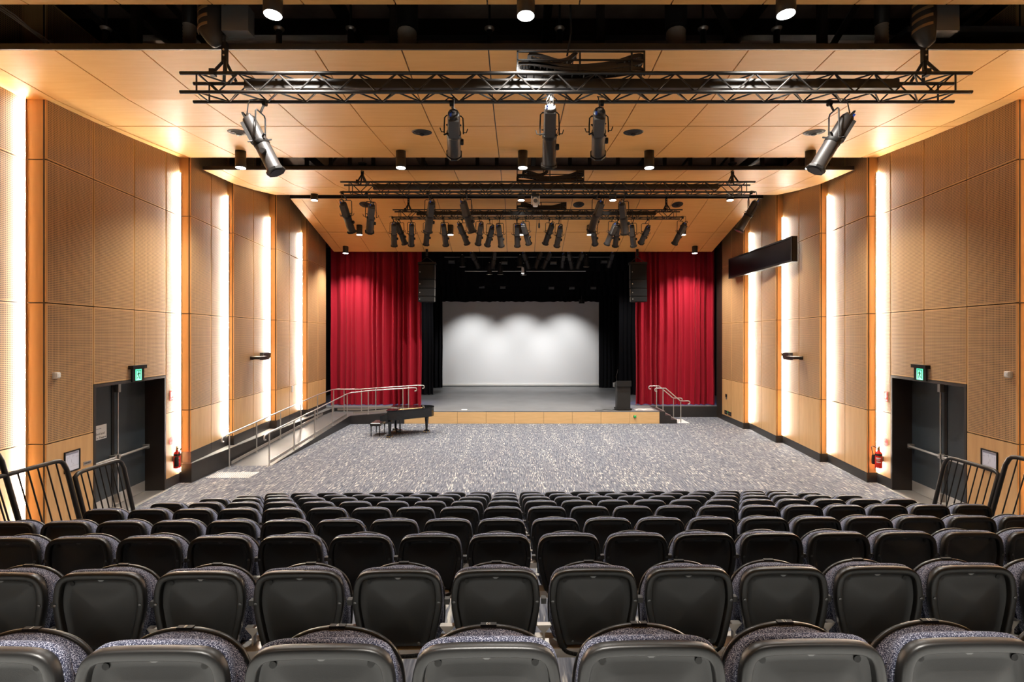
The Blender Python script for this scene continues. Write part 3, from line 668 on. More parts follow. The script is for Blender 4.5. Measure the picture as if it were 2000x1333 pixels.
# ------------------------------------------------------------------ folding cable carriers standing on the trusses
CARR = [[(1128, 94), (1110, 108), (1090, 111), (1066, 104), (1040, 98), (1034, 104), (1038, 112), (1065, 116), (1110, 121), (1150, 121), (1200, 115), (1235, 104), (1254, 100), (1259, 106), (1254, 114), (1225, 119), (1180, 125), (1120, 129), (1070, 121), (1035, 116), (1016, 117), (1012, 125), (1018, 133), (1060, 135), (1120, 135), (1190, 133), (1235, 127), (1256, 128), (1258, 135)]]
for k, (name, Y, D, *_r) in enumerate(TR):
    y0, y1, zt, zb, xa, xb = TZ[k]
    cc = thing('cable_carrier', f'folded black cable chain in a cradle on the truss {name}', 'cable carrier', ((xa+xb)/2, Y+D/2, zt), group='cable chains on the trusses')
    s = 1.0
    xw0, xw1 = (1009.5-CX)*6.95/F, (1262-CX)*6.95/F
    pts = [at(u, v, 6.95) for u, v in CARR[0]]; zref = TZ[0][2]
    pts = [V((p.x, Y+.10, zt+(p.z-zref)*(1.0 if k == 0 else (1.02 if k == 1 else .85))+.0)) for p in pts]
    lift = max(0, zt+.05-min(p.z for p in pts)); pts = [p+V((0, 0, lift)) for p in pts]
    fine = []
    for i in range(len(pts)-1):
        for q in range(3):
            t_ = q/3; p0, p1, p2, p3 = pts[max(i-1, 0)], pts[i], pts[i+1], pts[min(i+2, len(pts)-1)]
            fine.append(.5*((2*p1)+(p2-p0)*t_+(2*p0-5*p1+4*p2-p3)*t_*t_+(3*p1-p0-3*p2+p3)*t_**3))
    for off in (0, .12):                            # the two side chains, then the rungs between them
        lp = []
        for i, p in enumerate(fine):
            d = (fine[min(i+1, len(fine)-1)]-fine[max(i-1, 0)]).normalized(); n_ = V((-d.z, 0, d.x))
            c = p+V((0, off, 0)); lp.append([c+n_*.028+V((0, -.006, 0)), c+n_*.028+V((0, .006, 0)), c-n_*.028+V((0, .006, 0)), c-n_*.028+V((0, -.006, 0))])
        MB().loft(lp, smooth=False).build('side_chain', 'brown_black', cc)
    mb = MB()
    for p in fine[::1]: mb.box((p.x-.008, Y+.10, p.z-.012), (p.x+.008, Y+.22, p.z+.012))
    o = mb.build('rung', 'grey_box', cc); o['kind'] = 'stuff'
    zt2 = zt+.35*(1 if k < 2 else .85)
    for xx in (xw0+.01, xw0+.90, xw1-.19, xw1-.01): MB().box((xx-.012, Y+.05, zt), (xx+.012, Y+.075, zt2)).build('cradle_post', 'truss', cc)
    for z in (zt+.03, zt2-.14, zt2-.02): MB().box((xw0, Y+.05, z), (xw1, Y+.07, z+.02)).build('cradle_rail', 'truss', cc)
    MB().tube([(xw0+.72, Y+.1, zt2-.05), (xw0+.78, Y+.1, zt2+.3), (xw0+.76, Y+.1, zt2+.9)], .014, 6).build('feed_cable', 'cable', cc)
# ------------------------------------------------------------------ profile spotlights (beam along local -z)
def profile_proto():
    t = thing('profile_spotlight', 'x', 'spotlight')
    MB().lathe([(.05, .42), (.085, .40), (.092, .36), (.095, .10), (.098, .02)], 18).build('lamp_housing', 'lamp_body', t, True)
    MB().box((-.075, -.115, .02), (.075, -.07, .36)).build('cover_plate', 'lamp_plate', t, True)
    MB().lathe([(.099, .03), (.112, .02), (.112, -.03), (.100, -.04)], 18).build('focus_collar', 'lamp_dark', t, True)
    MB().lathe([(.104, -.03), (.106, -.06), (.106, -.40), (.112, -.41), (.112, -.43)], 18).build('lens_barrel', 'lamp_body', t, True)
    mb = MB(); pts = [(.135*math.cos(a), .135*math.sin(a)) for a in (math.pi/8+math.pi*i/4 for i in range(8))]
    mb.prism([(x, y, -.47) for x, y in pts], (0, 0, .035)); mb.build('gel_frame', 'lamp_dark', t, True)
    MB().lathe([(.085, -.476), (.088, -.468)], 16).build('front_lens', 'display', t, True)
    MB().lathe([(.045, 0), (.05, .03), (.04, .05)], 10, (.10, 0, -.17), (1, 0, 0)).build('focus_knob', 'lamp_dark', t, True)
    MB().tube([(-.05, -.03, .40), (-.05, -.03, .49), (.0, -.03, .51), (.05, -.03, .49), (.05, -.03, .40)], .012, 6).build('rear_handle', 'lamp_dark', t, True)
    MB().lathe([(.03, .40), (.035, .44), (.02, .46)], 10, (.01, .03, 0)).build('lamp_cap', 'steel_dull', t, True)
    MB().box((-.06, -.06, .40), (-.03, -.03, .45)).build('connector', 'blue', t, True)
    for a in (.9, 2.3, 3.6, 5.4): MB().obox((.125*math.cos(a), .125*math.sin(a), .05), (.045*math.cos(a), .045*math.sin(a), 0), (-.012*math.sin(a), .012*math.cos(a), 0), (0, 0, .006)).build('shutter_handle', 'lamp_dark', t, True)
    return t
PROTO = profile_proto(); first = [True]
def hang(t, pivot, a, ztop, ybar, cable_from=None):
    """yoke, clamp and cable between a fixture's pivot and the bar above it"""
    pivot = V(pivot); a = V(a)
    zc = min(pivot.z+.42, ztop-.06); w_ = .145
    c = V((pivot.x, pivot.y, zc))
    MB().tube([pivot-a*w_+V((0, 0, -.02)), pivot-a*w_+V((0, 0, .1)), c-a*w_*.95-V((0, 0, .03)), c-a*w_*.75, c+a*w_*.75, c+a*w_*.95-V((0, 0, .03)), pivot+a*w_+V((0, 0, .1)), pivot+a*w_+V((0, 0, -.02))], .011, 5, False).build('yoke', 'lamp_dark', t)
    b = V((pivot.x, ybar, ztop))
    MB().tube([c, (c+b)/2, b], .016, 6).build('spigot', 'lamp_dark', t)
    MB().lathe([(.045, -.025), (.045, .025)], 10, b, (1, 0, 0)).build('hook_clamp', 'lamp_dark', t)
    for s_ in (-1, 1): MB().tube([pivot+a*s_*.15, pivot+a*s_*.19, pivot+a*s_*.21+V((0, 0, .06))], .008, 5).build('tilt_handle', 'lamp_dark', t)
    if cable_from is not None:
        p = V(cable_from); q = b+V((.12 if p.x < b.x else -.12, 0, .02)); m_ = (p+q)/2+V((-.12 if p.x < b.x else .1, -.05, .10))
        MB().tube([p, p+(m_-p)*.5+V((0, 0, .07)), m_, (m_+q)/2+V((0, 0, .03)), q], .008, 5).build('power_cable', 'cable', t)
def place_profile(ur, vr, ul, vl, Y, label, group, ztop, L=.93, lit=None, ybar=None):
    A = at(ur, vr, Y); best = None
    for i in range(120):
        y2 = Y+i*.01; B = at(ul, vl, y2); e = abs((B-A).length-L)
        if best is None or e < best[0]: best = (e, B)
    B = best[1]; d = (B-A).normalized(); z = -d
    x = V((0, 0, 1)).cross(z); x = V((1, 0, 0)) if x.length < .05 else x.normalized(); y = z.cross(x).normalized()
    if y.y < 0: x, y = -x, -y
    cen = A+d*.46
    m = frame(x, y, z, cen)
    t = dup(PROTO, m, label, group)
    pivot = cen+z*.03
    hang(t, pivot, x, ztop, ybar if ybar is not None else pivot.y, A)
    return t, cen, d
G1, G2, G3, G4 = ('profile spotlights on the truss over the seating', 'profile spotlights on the truss midway to the stage', 'profile spotlights on the truss just before the stage', 'spotlights over the stage')
T1 = [(482, 225, 540, 337, 'tilted toward the stage steps'), (886, 216, 887, 303, 'second from the ramp end'), (1075, 203, 1072, 325, 'with bright lit rear cap'), (1171, 212, 1168, 303, 'just past the lit one'), (1660, 222, 1592, 333, 'tilted toward the ramp')]
for ur, vr, ul, vl, s_ in T1:
    tp, cen_, d_ = place_profile(ur, vr, ul, vl, 7.12, 'charcoal profile spotlight under the truss over the seating, '+s_, G1, TZ[0][3]-.02, .93, ybar=7.24)
    if ur == 1075:
        MB().lathe([(.02, .40), (.07, .405), (.075, .43), (.03, .455)], 12).build('glowing_cap', 'glow', tp, True)
        for k in range(3): MB().tube([(-.04+.04*k, -.04, .44), (-.06+.05*k, -.06, .52), (-.02+.03*k, -.02, .58), (.02, .02, .50)], .007, 6).build('lit_cable', 'alu', tp, True)  # lamp glow put into the cable colour: bright metal, not black
T2 = [(668.5, 392, 687.5, 454), (726.5, 397, 721.7, 454), (843.3, 391, 835.7, 454), (904, 390, 922, 454), (1175, 390, 1154, 452), (1214.7, 393, 1221, 458), (1478, 391, 1443, 452)]
for i, (ur, vr, ul, vl) in enumerate(T2):
    place_profile(ur, vr, ul, vl, 13.35, f'charcoal profile spotlight, {ORD[i]} from the ramp end, truss midway to the stage', G2, TZ[1][3]-.02, ybar=13.26)
T3 = [(769, 435, 770, 481), (775, 433, 791, 477), (804, 436, 803, 480), (836, 434, 832, 478.7), (866, 436, 871, 480), (896.5, 435, 912.7, 477), (940, 435, 933.6, 478), (962, 441, 951.6, 480), (973.5, 438, 979, 481.6), (1009.5, 438, 1010.5, 481.6), (1021, 435, 1033, 477),
      (1079, 435, 1064.6, 477), (1095, 440, 1087.4, 481.6), (1157, 440, 1162.5, 478), (1203, 435, 1185, 478), (1207, 438, 1201.4, 481.6), (1233.7, 438, 1237.5, 481.6), (1267, 441, 1251.7, 475), (1339, 434, 1317, 477)]
for i, (ur, vr, ul, vl) in enumerate(T3):
    place_profile(ur, vr, ul, vl, 18.32 if i % 2 else 18.0, f'black profile spotlight, {ORD[i]} from the ramp end, truss just before the stage', G3, TZ[2][3]-.02, .93, ybar=18.29 if i % 2 else 18.0)
# small moving head on the middle truss
mh = thing('moving_head_light', 'small silver faced moving head light under the middle of the second truss', 'spotlight', at(1045.6, 391, 13.2))
c = at(1045.6, 392, 13.2)
MB().box((c.x-.10, c.y-.08, c.z+.10), (c.x+.10, c.y+.08, c.z+.17)).build('base', 'lamp_dark', mh)
for s_ in (-1, 1): MB().box((c.x+s_*.10-.012, c.y-.05, c.z-.10), (c.x+s_*.10+.012, c.y+.05, c.z+.12)).build('arm', 'white_plastic', mh)
MB().lathe([(.05, .08), (.075, .05), (.08, -.08), (.065, -.16)], 14, (c.x, c.y, c.z)).build('head', 'white_plastic', mh)
MB().lathe([(.05, 0), (.055, .02)], 12, (c.x, c.y-.08, c.z-.03), (0, -1, 0)).build('front_disc', 'grey_box', mh)
MB().tube([(c.x, c.y+.05, c.z+.16), (c.x, c.y+.05, TZ[1][3])], .018, 6).build('spigot', 'lamp_dark', mh)
pnd = thing('hanging_switch', 'small black switch hanging on a cord below the truss just before the stage', 'switch', at(1053, 445, 18.0))
p0, p1, p2 = at(1053, 424, 18.0), at(1053, 436, 18.0), at(1053, 446, 18.0)
MB().tube([p0, p1], .010, 6).build('cord', 'cable', pnd); MB().lathe([(.02, 0), (.035, .04), (.03, .16), (.015, .19)], 8, p2).build('switch_body', 'lamp_dark', pnd)
# ------------------------------------------------------------------ stage lights seen through the opening
pipes = []
for i, (ua, ub, v, Y) in enumerate(((868, 1192, 502.5, 24.8), (908, 1144, 530, 25.6))):
    a, b = at(ua, v, Y), at(ub, v, Y)
    t = thing('stage_pipe', f'thin pale lighting pipe over the stage, the {("upper", "lower")[i]} of two', 'pipe', (a+b)/2)
    MB().tube([a, b], .024, 8).build('tube', 'grey_box' if i == 0 else 'steel_dull', t)
    for q in (.15, .85): stick(t, a+(b-a)*q, a+(b-a)*q+V((0, 0, 9.97-a.z)), .008, 'drop_cable')
ST_P = [(921, 492, 935, 524), (966, 490, 962, 526), (1023, 492, 1033, 525), (1057, 490, 1045, 525), (1075, 492, 1060, 525), (1101, 494, 1098, 522), (1111, 492, 1117, 525), (1138, 492, 1127, 525), (1197, 492, 1189, 522)]
for i, (ur, vr, ul, vl) in enumerate(ST_P):
    place_profile(ur, vr, ul, vl, 24.6, f'grey profile spotlight over the stage, {ORD[i]} from the piano side of the opening', G4, CAMZ-(502.5-CY)*24.8/F, .93, ybar=24.8)
def wash_proto():
    t = thing('wash_light', 'x', 'spotlight')
    MB().lathe([(.06, .34), (.10, .30), (.12, .1), (.125, -.22), (.14, -.24)], 16).build('lamp_housing', 'lamp_dark', t, True)
    MB().lathe([(.115, -.25), (.15, -.25), (.15, -.235), (.115, -.235), (.115, -.25)], 18).build('front_ring', 'alu', t, True)
    MB().lathe([(.11, -.236), (.113, -.23)], 16).build('front_lens', 'display', t, True)
    MB().lathe([(.03, .33), (.035, .38)], 8).build('lamp_cap', 'steel_dull', t, True)
    return t
WASH = wash_proto()
for i, (u, v, Y, who) in enumerate(((903, 512, 24.7, 'first from the piano side'), (1015.5, 512, 24.7, 'at the middle of the opening'), (1145, 512, 24.7, 'near the lectern side'), (977, 527, 25.5, 'low, dark inside'), (1023, 528, 25.5, 'beside the lit one'), (956, 527, 25.5, 'short, under lower pipe'))):
    m = Matrix.Translation(at(u, v, Y)) @ Matrix.Rotation(math.radians(12), 4, 'X')
    t = dup(WASH, m, f'black wash light with ringed lens over the stage, {who}', G4)
    hang(t, at(u, v, Y)+V((0, 0, .03)), (1, 0, 0), CAMZ-((502.5 if i < 3 else 530)-CY)*(24.8 if i < 3 else 25.6)/F+(.0 if i < 3 else .3), Y)
for i, (u, v, Y) in enumerate(((882, 512, 24.8), (985, 514, 24.8), (1081, 514, 24.8), (1180, 512, 24.8), (941, 561, 29.4), (982, 562, 29.4), (1077, 563, 29.4), (1117, 563, 29.4), (1159, 563, 29.4))):
    c = at(u, v, Y)
    t = thing('flood_light', (f'small dark flood light, {ORD[i]} along the upper stage pipe' if i < 4 else f'small grey flood light between border drapes, {ORD[i-4]} from the piano side'), 'spotlight', c, group='flood lights over the stage')
    MB().box((c.x-.16, c.y-.1, c.z-.06), (c.x+.16, c.y+.1, c.z+.07)).build('casing', 'lamp_dark' if i < 4 else 'charcoal', t)
    MB().box((c.x-.14, c.y-.105, c.z-.05), (c.x+.14, c.y-.1, c.z+.05)).build('front_glass', 'grey_box', t)
    MB().tube([(c.x-.17, c.y, c.z), (c.x-.17, c.y, c.z+.2), (c.x+.17, c.y, c.z+.2), (c.x+.17, c.y, c.z)], .01, 5, False).build('yoke', 'lamp_dark', t)
    stick(t, (c.x, c.y, c.z+.2), (c.x, c.y, 7.83 if i < 4 else 8.6), .012, 'drop_rod')
    if i >= 4 and i == 4:
        pass
gl = thing('bright_stage_lamp', 'single glowing white lamp over the middle of the stage', 'lamp', at(1021, 531, 25.4))
c = at(1021, 531, 25.4)
MB().lathe([(.06, .22), (.07, .18), (.08, -.08)], 12, c).build('housing', 'white_plastic', gl); MB().lathe([(.02, -.09), (.07, -.085), (.07, -.07)], 12, c).build('lamp_face', 'lens', gl)
stick(gl, c+V((0, 0, .2)), c+V((0, 0, .6)), .012, 'drop_rod')
cam2 = thing('stage_camera', 'small black camera hanging before the screen, close to its lectern side top corner', 'camera', at(1136, 588, 31.0))
c = at(1136, 589, 31.0); MB().box((c.x-.16, c.y-.2, c.z-.13), (c.x+.16, c.y+.1, c.z+.1)).build('casing', 'lamp_dark', cam2); MB().lathe([(.07, 0), (.07, .05)], 12, (c.x, c.y-.2, c.z), (0, -1, 0)).build('lens', 'display', cam2); stick(cam2, c, (c.x, c.y, 9), .02, 'drop_rod')
# ------------------------------------------------------------------ surface cylinder downlights
def down_proto(r, h):
    t = thing('downlight', 'x', 'ceiling light')
    MB().lathe([(r*.96, h), (r, h-.005), (r, .006), (r*.96, 0)], 20).build('cylinder', 'brown_black', t, True)
    MB().lathe([(r*1.004, h*.52), (r*1.004, h*.5)], 20).build('joint_ring', 'lamp_dark', t, True)
    MB().lathe([(r*.9, .002), (r*.92, -.006)], 20).build('lens', 'lens', t, True)
    return t
DP = down_proto(.12, .44)
def zc_at(hf, y): return CAMZ+hf(y)
DL = []
def downlight(u, v, Y, hf, label, power=1.0, lit=True):
    p = at(u, v, Y); top = zc_at(hf, Y)
    m = Matrix.Translation(p) @ Matrix.Diagonal((1, 1, max(.2, (top+.02-p.z))/.44, 1))
    t = dup(DP, m, label, 'cylinder downlights under the timber ceiling')
    if lit: DL.append((p+V((0, 0, -.03)), power))
for i, (u, v) in enumerate(((533, 29), (1027, 31), (1535, 28))): downlight(u, v, 6.5, H0, f'large black cylinder downlight at the top edge, {ORD[i]} from the ramp side')
for i, u in enumerate((470, 783, 1021, 1268, 1583)): downlight(u, 328, 12.1, H1, f'black cylinder downlight, {ORD[i]} from the ramp side, bay over the seating')
for i, u in enumerate((614, 1018, 1197, 1426)): downlight(u, 391.5, 17.2, H2, f'black cylinder downlight, {ORD[i]} from the ramp side, bay between the two slots')
for i, u in enumerate((702, 880, 1017, 1152, 1334)): downlight(u, 459, 20.23, H3, f'black cylinder downlight, {ORD[i]} from the ramp side, on the sloping ceiling bay')
for i, u in enumerate((675, 1357)): downlight(u, 495, 22.1, H3, f'black cylinder downlight before the red curtain on the {("ramp", "stage steps")[i]} side', .9)
# round air diffusers in the ceiling
for i, (u, v, Y, hf) in enumerate(((466, 262, 10.5, H1), (824, 262, 10.5, H1), (1237, 262, 10.5, H1), (1590, 262, 10.5, H1), (713, 400, 18.65, H3), (1130, 401, 18.65, H3), (1323, 400, 18.65, H3))):
    p = at(u, v, Y); p.z = zc_at(hf, Y)-.001
    nrm = V((0, (hf(Y+.2)-hf(Y-.2))/.4, -1)).normalized(); 
    t = thing('air_diffuser', f'round black air diffuser, {ORD[i if i < 4 else i-4]} from the ramp side, ceiling bay '+('over the seating' if i < 4 else 'near the stage'), 'air diffuser', p, group='round ceiling air diffusers')
    for k, (r, d) in enumerate(((.215, .0), (.155, .012), (.10, .03))):
        MB().lathe([(r-.045, d+.012), (r-.02, d+.016), (r, d), (r-.045, d+.012)], 20, p, nrm).build('cone_ring', 'lamp_dark', t)
    MB().lathe([(.20, .001), (.20, .004)], 20, p, nrm).build('throat', 'black', t)
    MB().lathe([(.05, .0), (.055, .06), (.02, .075)], 14, p, nrm).build('centre_cone', 'lamp_dark', t)
# ------------------------------------------------------------------ things in the dark slot above the first bay
for i, u in enumerate((370, 795, 1320, 1722)):
    p = at(u, 75, 8.2)
    t = thing('flexible_duct', f'crinkled foil flexible duct, {ORD[i]} from the ramp side, in the dark ceiling slot', 'duct', p, group='foil ducts in the ceiling slot')
    r = .15 if i in (1, 2) else .09; b = .16 if i in (1, 2) else .24
    MB().lathe([(r+(.012 if k % 2 else 0), -.66+k*.03) for k in range(int((.66+b)/.03))], 14, p).build('sleeve', 'foil', t)
    MB().lathe([(r*.8, b-.03), (r*1.2, b), (r*1.2, b+.8)], 14, p).build('spigot', 'black', t)
for i, u in enumerate((207, 545, 685, 956, 1093, 1373, 1517)):
    p = at(u, 72, 8.25)
    t = thing('sprinkler_drop', f'dark pipe drop with metal collar, {ORD[i]} from the ramp side, in the ceiling slot', 'pipe', p, group='pipe drops in the ceiling slot')
    MB().tube([p+V((0, 0, -.62)), p+V((0, 0, .14))], .05, 10).build('pipe', 'black', t)
    MB().lathe([(.06, .10), (.085, .13), (.085, .145), (.06, .16), (.06, .10)], 14, p).build('collar', 'steel_dull', t)
    stick(t, p+V((0, 0, .1)), p+V((0, 0, 1.7)), .02, 'rod')
cb = thing('cable_bundle', 'pale looped cables lying across the dark ceiling slot by the ramp wall', 'cable', at(60, 60, 8.0))
for o_ in (0, 5, 9): MB().tube([at(0, 10+o_, 7.9), at(30, 30+o_, 7.95), at(62, 58+o_*.5, 8.0), at(85, 72+o_, 8.05), at(103, 87-o_, 8.1), at(95, 88, 8.1), at(75, 72, 8.05)], .012, 6).build('cable', 'cable_pale', cb)
# ------------------------------------------------------------------ line arrays either side of the stage opening
for nm, ux, hu in (('piano', 834.5, 834), ('lectern', 1245.5, 1245)):
    Y = 22.35; cx = (ux-CX)*Y/F; Wd = .36
    z_of = lambda v: CAMZ-(v-CY)*Y/F
    t = thing('line_array', f'black hanging line array of four speaker boxes on the {nm} side of the stage opening', 'loudspeaker', (cx, Y, z_of(590)), group='line array loudspeakers')
    MB().box((cx-.40, Y-.16, z_of(517.5)), (cx+.40, Y+.16, z_of(513))).build('flying_frame', 'lamp_dark', t)
    for a, b, dy in ((518.5, 546.8, .02), (547.5, 564.3, .0), (565, 580, -.03), (580.6, 590.5, -.06)):
        bxp = MB(); za, zb = z_of(a), z_of(b)
        bxp.prism([(cx-Wd, Y-.22+dy, zb), (cx+Wd, Y-.22+dy, zb), (cx+Wd-.05, Y+.25+dy, zb), (cx-Wd+.05, Y+.25+dy, zb)], (0, 0, za-zb))
        o = bxp.build('speaker_box', 'speaker', t)
        MB().box((cx-Wd+.02, Y-.232+dy, zb+.02), (cx+Wd-.02, Y-.221+dy, za-.02)).build('grille', 'speaker', o)
        MB().lathe([(.022, 0), (.015, .01)], 8, (cx-Wd+.07, Y-.233+dy, (za+zb)/2), (0, -1, 0)).build('badge', 'alu', o)
        for s_ in (-1, 1): MB().box((cx+s_*(Wd+.005)-.012, Y-.1+dy, zb+.01), (cx+s_*(Wd+.005)+.012, Y+.0+dy, za-.01)).build('rigging_link', 'steel_dull', o)
    zt = CAMZ+H3(Y)
    MB().box((cx-.07, Y-.04, z_of(500)), (cx+.03, Y+.04, zt)).build('hanger_bar', 'lamp_dark', t)
    for s_ in (-1, 1): stick(t, (cx-.02, Y, z_of(502)), (cx+s_*.32, Y, z_of(513)), .016, 'sling')
# ------------------------------------------------------------------ things fixed to the side walls
sgn = tag(thing('led_display', 'x', 'display', (9.2, 18.6, 6.7)), 'long black display box mounted high on the side wall by the stage steps', 'display')
X, ya, yb = 9.10, 16.2, 21.05
za, zb_ = 6.28, 7.12
MB().box((X, ya, za), (X+.16, yb, zb_)).build('casing', 'black', sgn)
for a, b, c_, d_ in ((ya, yb, za, za+.06), (ya, yb, zb_-.06, zb_), (ya, ya+.06, za+.06, zb_-.06), (yb-.06, yb, za+.06, zb_-.06)): MB().box((X-.03, a, c_), (X, b, d_)).build('bezel', 'lamp_dark', sgn)
MB().box((X-.008, ya+.06, za+.06), (X, yb-.06, zb_-.06)).build('screen', 'display', sgn)
for y in (17.2, 20.0): MB().box((X+.16, y, 6.5), (9.42, y+.1, 6.9)).build('wall_bracket', 'lamp_dark', sgn)
for sd, ub, ua in (('left', (506, 520), (474, 501)), ('right', (1550, 1536), (1584, 1555))):
    R = RUN[sd, 3]; who = 'ramp' if sd == 'left' else 'stage steps'
    (p0, s0), (p1, s1) = R.hit(ub[0], 705), R.hit(ub[1], 705); z = p0.z
    t = thing('wedge_speaker', f'small dark wedge shaped speaker on the wall on the {who} side', 'loudspeaker', p0)
    a, b = min(s0, s1), max(s0, s1); zt = z+.27
    MB().prism([R.p(a, z+.02, .026), R.p(b, z+.02, .026), R.p(b, zt, .026), R.p(a, zt, .026)], R.n*.10).build('casing', 'grey_box', t)
    MB().prism([R.p(a+.04, z+.03, .127), R.p(b-.02, z+.03, .127), R.p(b, zt-.02, .16), R.p(a+.02, zt-.02, .16)], R.n*.006).build('grille', 'charcoal', t)
    (p0, s0), (p1, s1) = R.hit(ua[0], 703), R.hit(ua[1], 703); z = p0.z; a, b = min(s0, s1), max(s0, s1); m_ = (a+b)/2
    t = thing('emitter_panel', f'thin dark emitter shelf standing out from the wall on the {who} side', 'emitter', p0)
    MB().prism([R.p(m_-.22, z, .10), R.p(m_+.22, z, .10), R.p(m_+.30, z, .42), R.p(m_-.30, z, .42)], (0, 0, .07)).build('emitter_body', 'lamp_dark', t)
    MB().prism([R.p(m_-.21, z+.07, .11), R.p(m_+.21, z+.07, .11), R.p(m_+.29, z+.07, .41), R.p(m_-.29, z+.07, .41)], (0, 0, .012)).build('top_plate', 'steel_dull', t)
    MB().obox(R.p(m_, z+.03, .073), R.d*.05, R.n*.045, (0, 0, .06)).build('wall_arm', 'lamp_dark', t)
for sd, u, v in (('left', 104, 735), ('right', 1976, 733)):
    R = RUN[sd, 1]; p, s = R.hit(u, v, .025)
    t = thing('motion_sensor', 'small white motion sensor on the perforated wall before the exit door, '+('ramp' if sd == 'left' else 'stage steps')+' side', 'sensor', p)
    c = R.p(s, p.z, .026); up = V((0, 0, 1))
    MB().loft([[c-R.d*x*.055+up*y_*.065+R.n*o_ for x, y_ in ((-1, -.7), (-1, 1), (1, 1), (1, -.7))] if o_ < .05 else [c-R.d*x*.04+up*(y_*.045+.01)+R.n*o_ for x, y_ in ((-1, -.7), (-1, 1), (1, 1), (1, -.7))] for o_ in (0, .04, .07)], smooth=False).build('casing', 'white_plastic', t)
    MB().obox(c+R.n*.072+up*.01, R.d*.025, R.n*.004, up*.02).build('window', 'paper', t)
R = RUN['left', 4]; p, s = R.hit(568, 760, .026)
t = thing('wall_box', 'small white wall box beside the ramp, above the handrail', 'wall box', p)
MB().obox(R.p(s, p.z, .05), R.d*.05, R.n*.025, (0, 0, .12)).build('casing', 'white_plastic', t); MB().obox(R.p(s, p.z, .078), R.d*.035, R.n*.003, (0, 0, .09)).build('cover', 'paper', t)
# exit signs
def exit_sign(sd, u, v):
    R = RUN[sd, 1]; p, s = R.hit(u, v); z = p.z; who = 'ramp' if sd == 'left' else 'stage steps'
    t = thing('exit_sign', f'lit green running man exit sign over the double door on the {who} side', 'exit sign', p)
    R.slab(MB(), s-.24, s+.24, z+.13, z+.21, .025, .13).build('top_housing', 'lamp_dark', t)
    R.slab(MB(), s-.20, s+.20, z-.15, z+.13, .06, .09).build('blade', 'lamp_dark', t)
    R.slab(MB(), s-.10, s+.10, z-.13, z+.12, .09, .096).build('lit_panel', 'exit_green', t)
    f = R.fr(s, z, .0975); k = 1 if sd == 'left' else -1
    def poly(pts, nm, m): MB().prism([f @ V((x, y, 0)) for x, y in pts], R.n*.002).build(nm, m, t)
    # doorway and running figure of the pictogram
    poly([(-.085*k, -.11), (-.085*k, .10), (.055*k, .10), (.055*k, .085), (-.07*k, .085), (-.07*k, -.11)], 'door_mark', 'ink')
    poly([(.055*k, .10), (.07*k, .10), (.07*k, -.11), (.055*k, -.11)], 'door_mark', 'ink')
    man = [[(-.012, .05), (.008, .05), (.012, .066), (-.002, .078), (-.016, .066)], [(-.02, .045), (.018, .045), (.01, -.02), (-.022, -.02)],
           [(.01, .04), (.05, .015), (.045, .003), (.008, .022)], [(-.015, .04), (-.045, .02), (-.05, -.01), (-.038, -.01), (-.032, .012), (-.012, .022)],
           [(0, -.02), (.012, -.02), (.03, -.055), (.028, -.10), (.012, -.10), (.014, -.058)], [(-.022, -.02), (-.006, -.02), (-.016, -.065), (-.055, -.085), (-.062, -.072), (-.03, -.055)]]
    for q in man: poly([(x*k, y) for x, y in q], 'figure', 'ink')
exit_sign('left', 262, 732); exit_sign('right', 1805, 731)
# fire extinguishers with their signs
def extinguisher(sd, u, vb, vt):
    R = RUN[sd, 1]; who = 'ramp' if sd == 'left' else 'stage steps'
    p, s = R.hit(u, vb, .11); z = p.z+.03; c = R.p(s, z, .12); hgt = (vb-vt)*p.y/F; up = V((0, 0, 1)); k = -1 if sd == 'left' else 1
    t = thing('fire_extinguisher', f'red fire extinguisher on the wall by the exit door on the {who} side', 'fire extinguisher', c)
    b = .74*hgt
    MB().lathe([(.06, 0), (.078, .01), (.078, b-.09), (.07, b-.04), (.035, b-.01), (.03, b+.02)], 16, c).build('cylinder', 'red', t)
    MB().lathe([(.079, b*.72), (.079, b*.84)], 16, c).build('label_band', 'ink', t)
    e = -V((c.x, c.y, 0)).normalized(); e_s = V((-e.y, e.x, 0))
    lb = [V(c)+(e*math.cos(a)+e_s*math.sin(a))*.0795 for a in (-.8+.2*i for i in range(9))]
    MB().loft([[q+up*b*.28, q+up*b*.66, q*1+e*.002+up*b*.66, q+e*.002+up*b*.28] for q in lb], smooth=False).build('label', 'red_sign', t)
    for i, (y0, y1, x0, x1) in enumerate(((.56, .62, 0, 7), (.48, .51, 1, 6), (.42, .445, 0, 5), (.34, .38, 1, 7))):
        MB().loft([[q+e*.003+up*b*y0, q+e*.003+up*b*y1, q+e*.004+up*b*y1, q+e*.004+up*b*y0] for q in lb[x0:x1+1]], smooth=False).build('label_line', 'paper' if i != 2 else 'green', t)
    MB().lathe([(.03, 0), (.024, .05), (.03, .06), (.012, .08)], 10, c+up*(b+.02)).build('valve', 'brass', t)
    MB().obox(c+up*(b+.11)+R.d*.04, R.d*.08, R.n*.012, up*.010).build('squeeze_handle', 'brass', t)
    MB().tube([c+up*(b+.06)]+[c+up*(b+.06+.03*math.sin(a))+R.d*(-.0+.11*math.sin(a))*k+R.n*(.03+.11*(1-math.cos(a))*.5) for a in (.4+.3*i for i in range(8))]+[c+R.d*.10*k+R.n*.08+up*(b-.1), c+R.d*.11*k+R.n*.06+up*(b*.5)], .012, 6).build('hose', 'cable', t)
    MB().lathe([(.03, .0), (.045, -.02), (.05, -.24), (.03, -.25)], 10, c+R.d*.115*k+R.n*.05+up*(b*.72)).build('horn', 'lamp_dark', t)
    R.slab(MB(), s-.03, s+.03, z+b*.4, z+b*.7, .025, .05).build('wall_bracket', 'steel_dull', t)
extinguisher('left', 336, 917, 872); extinguisher('right', 1726, 917, 872)
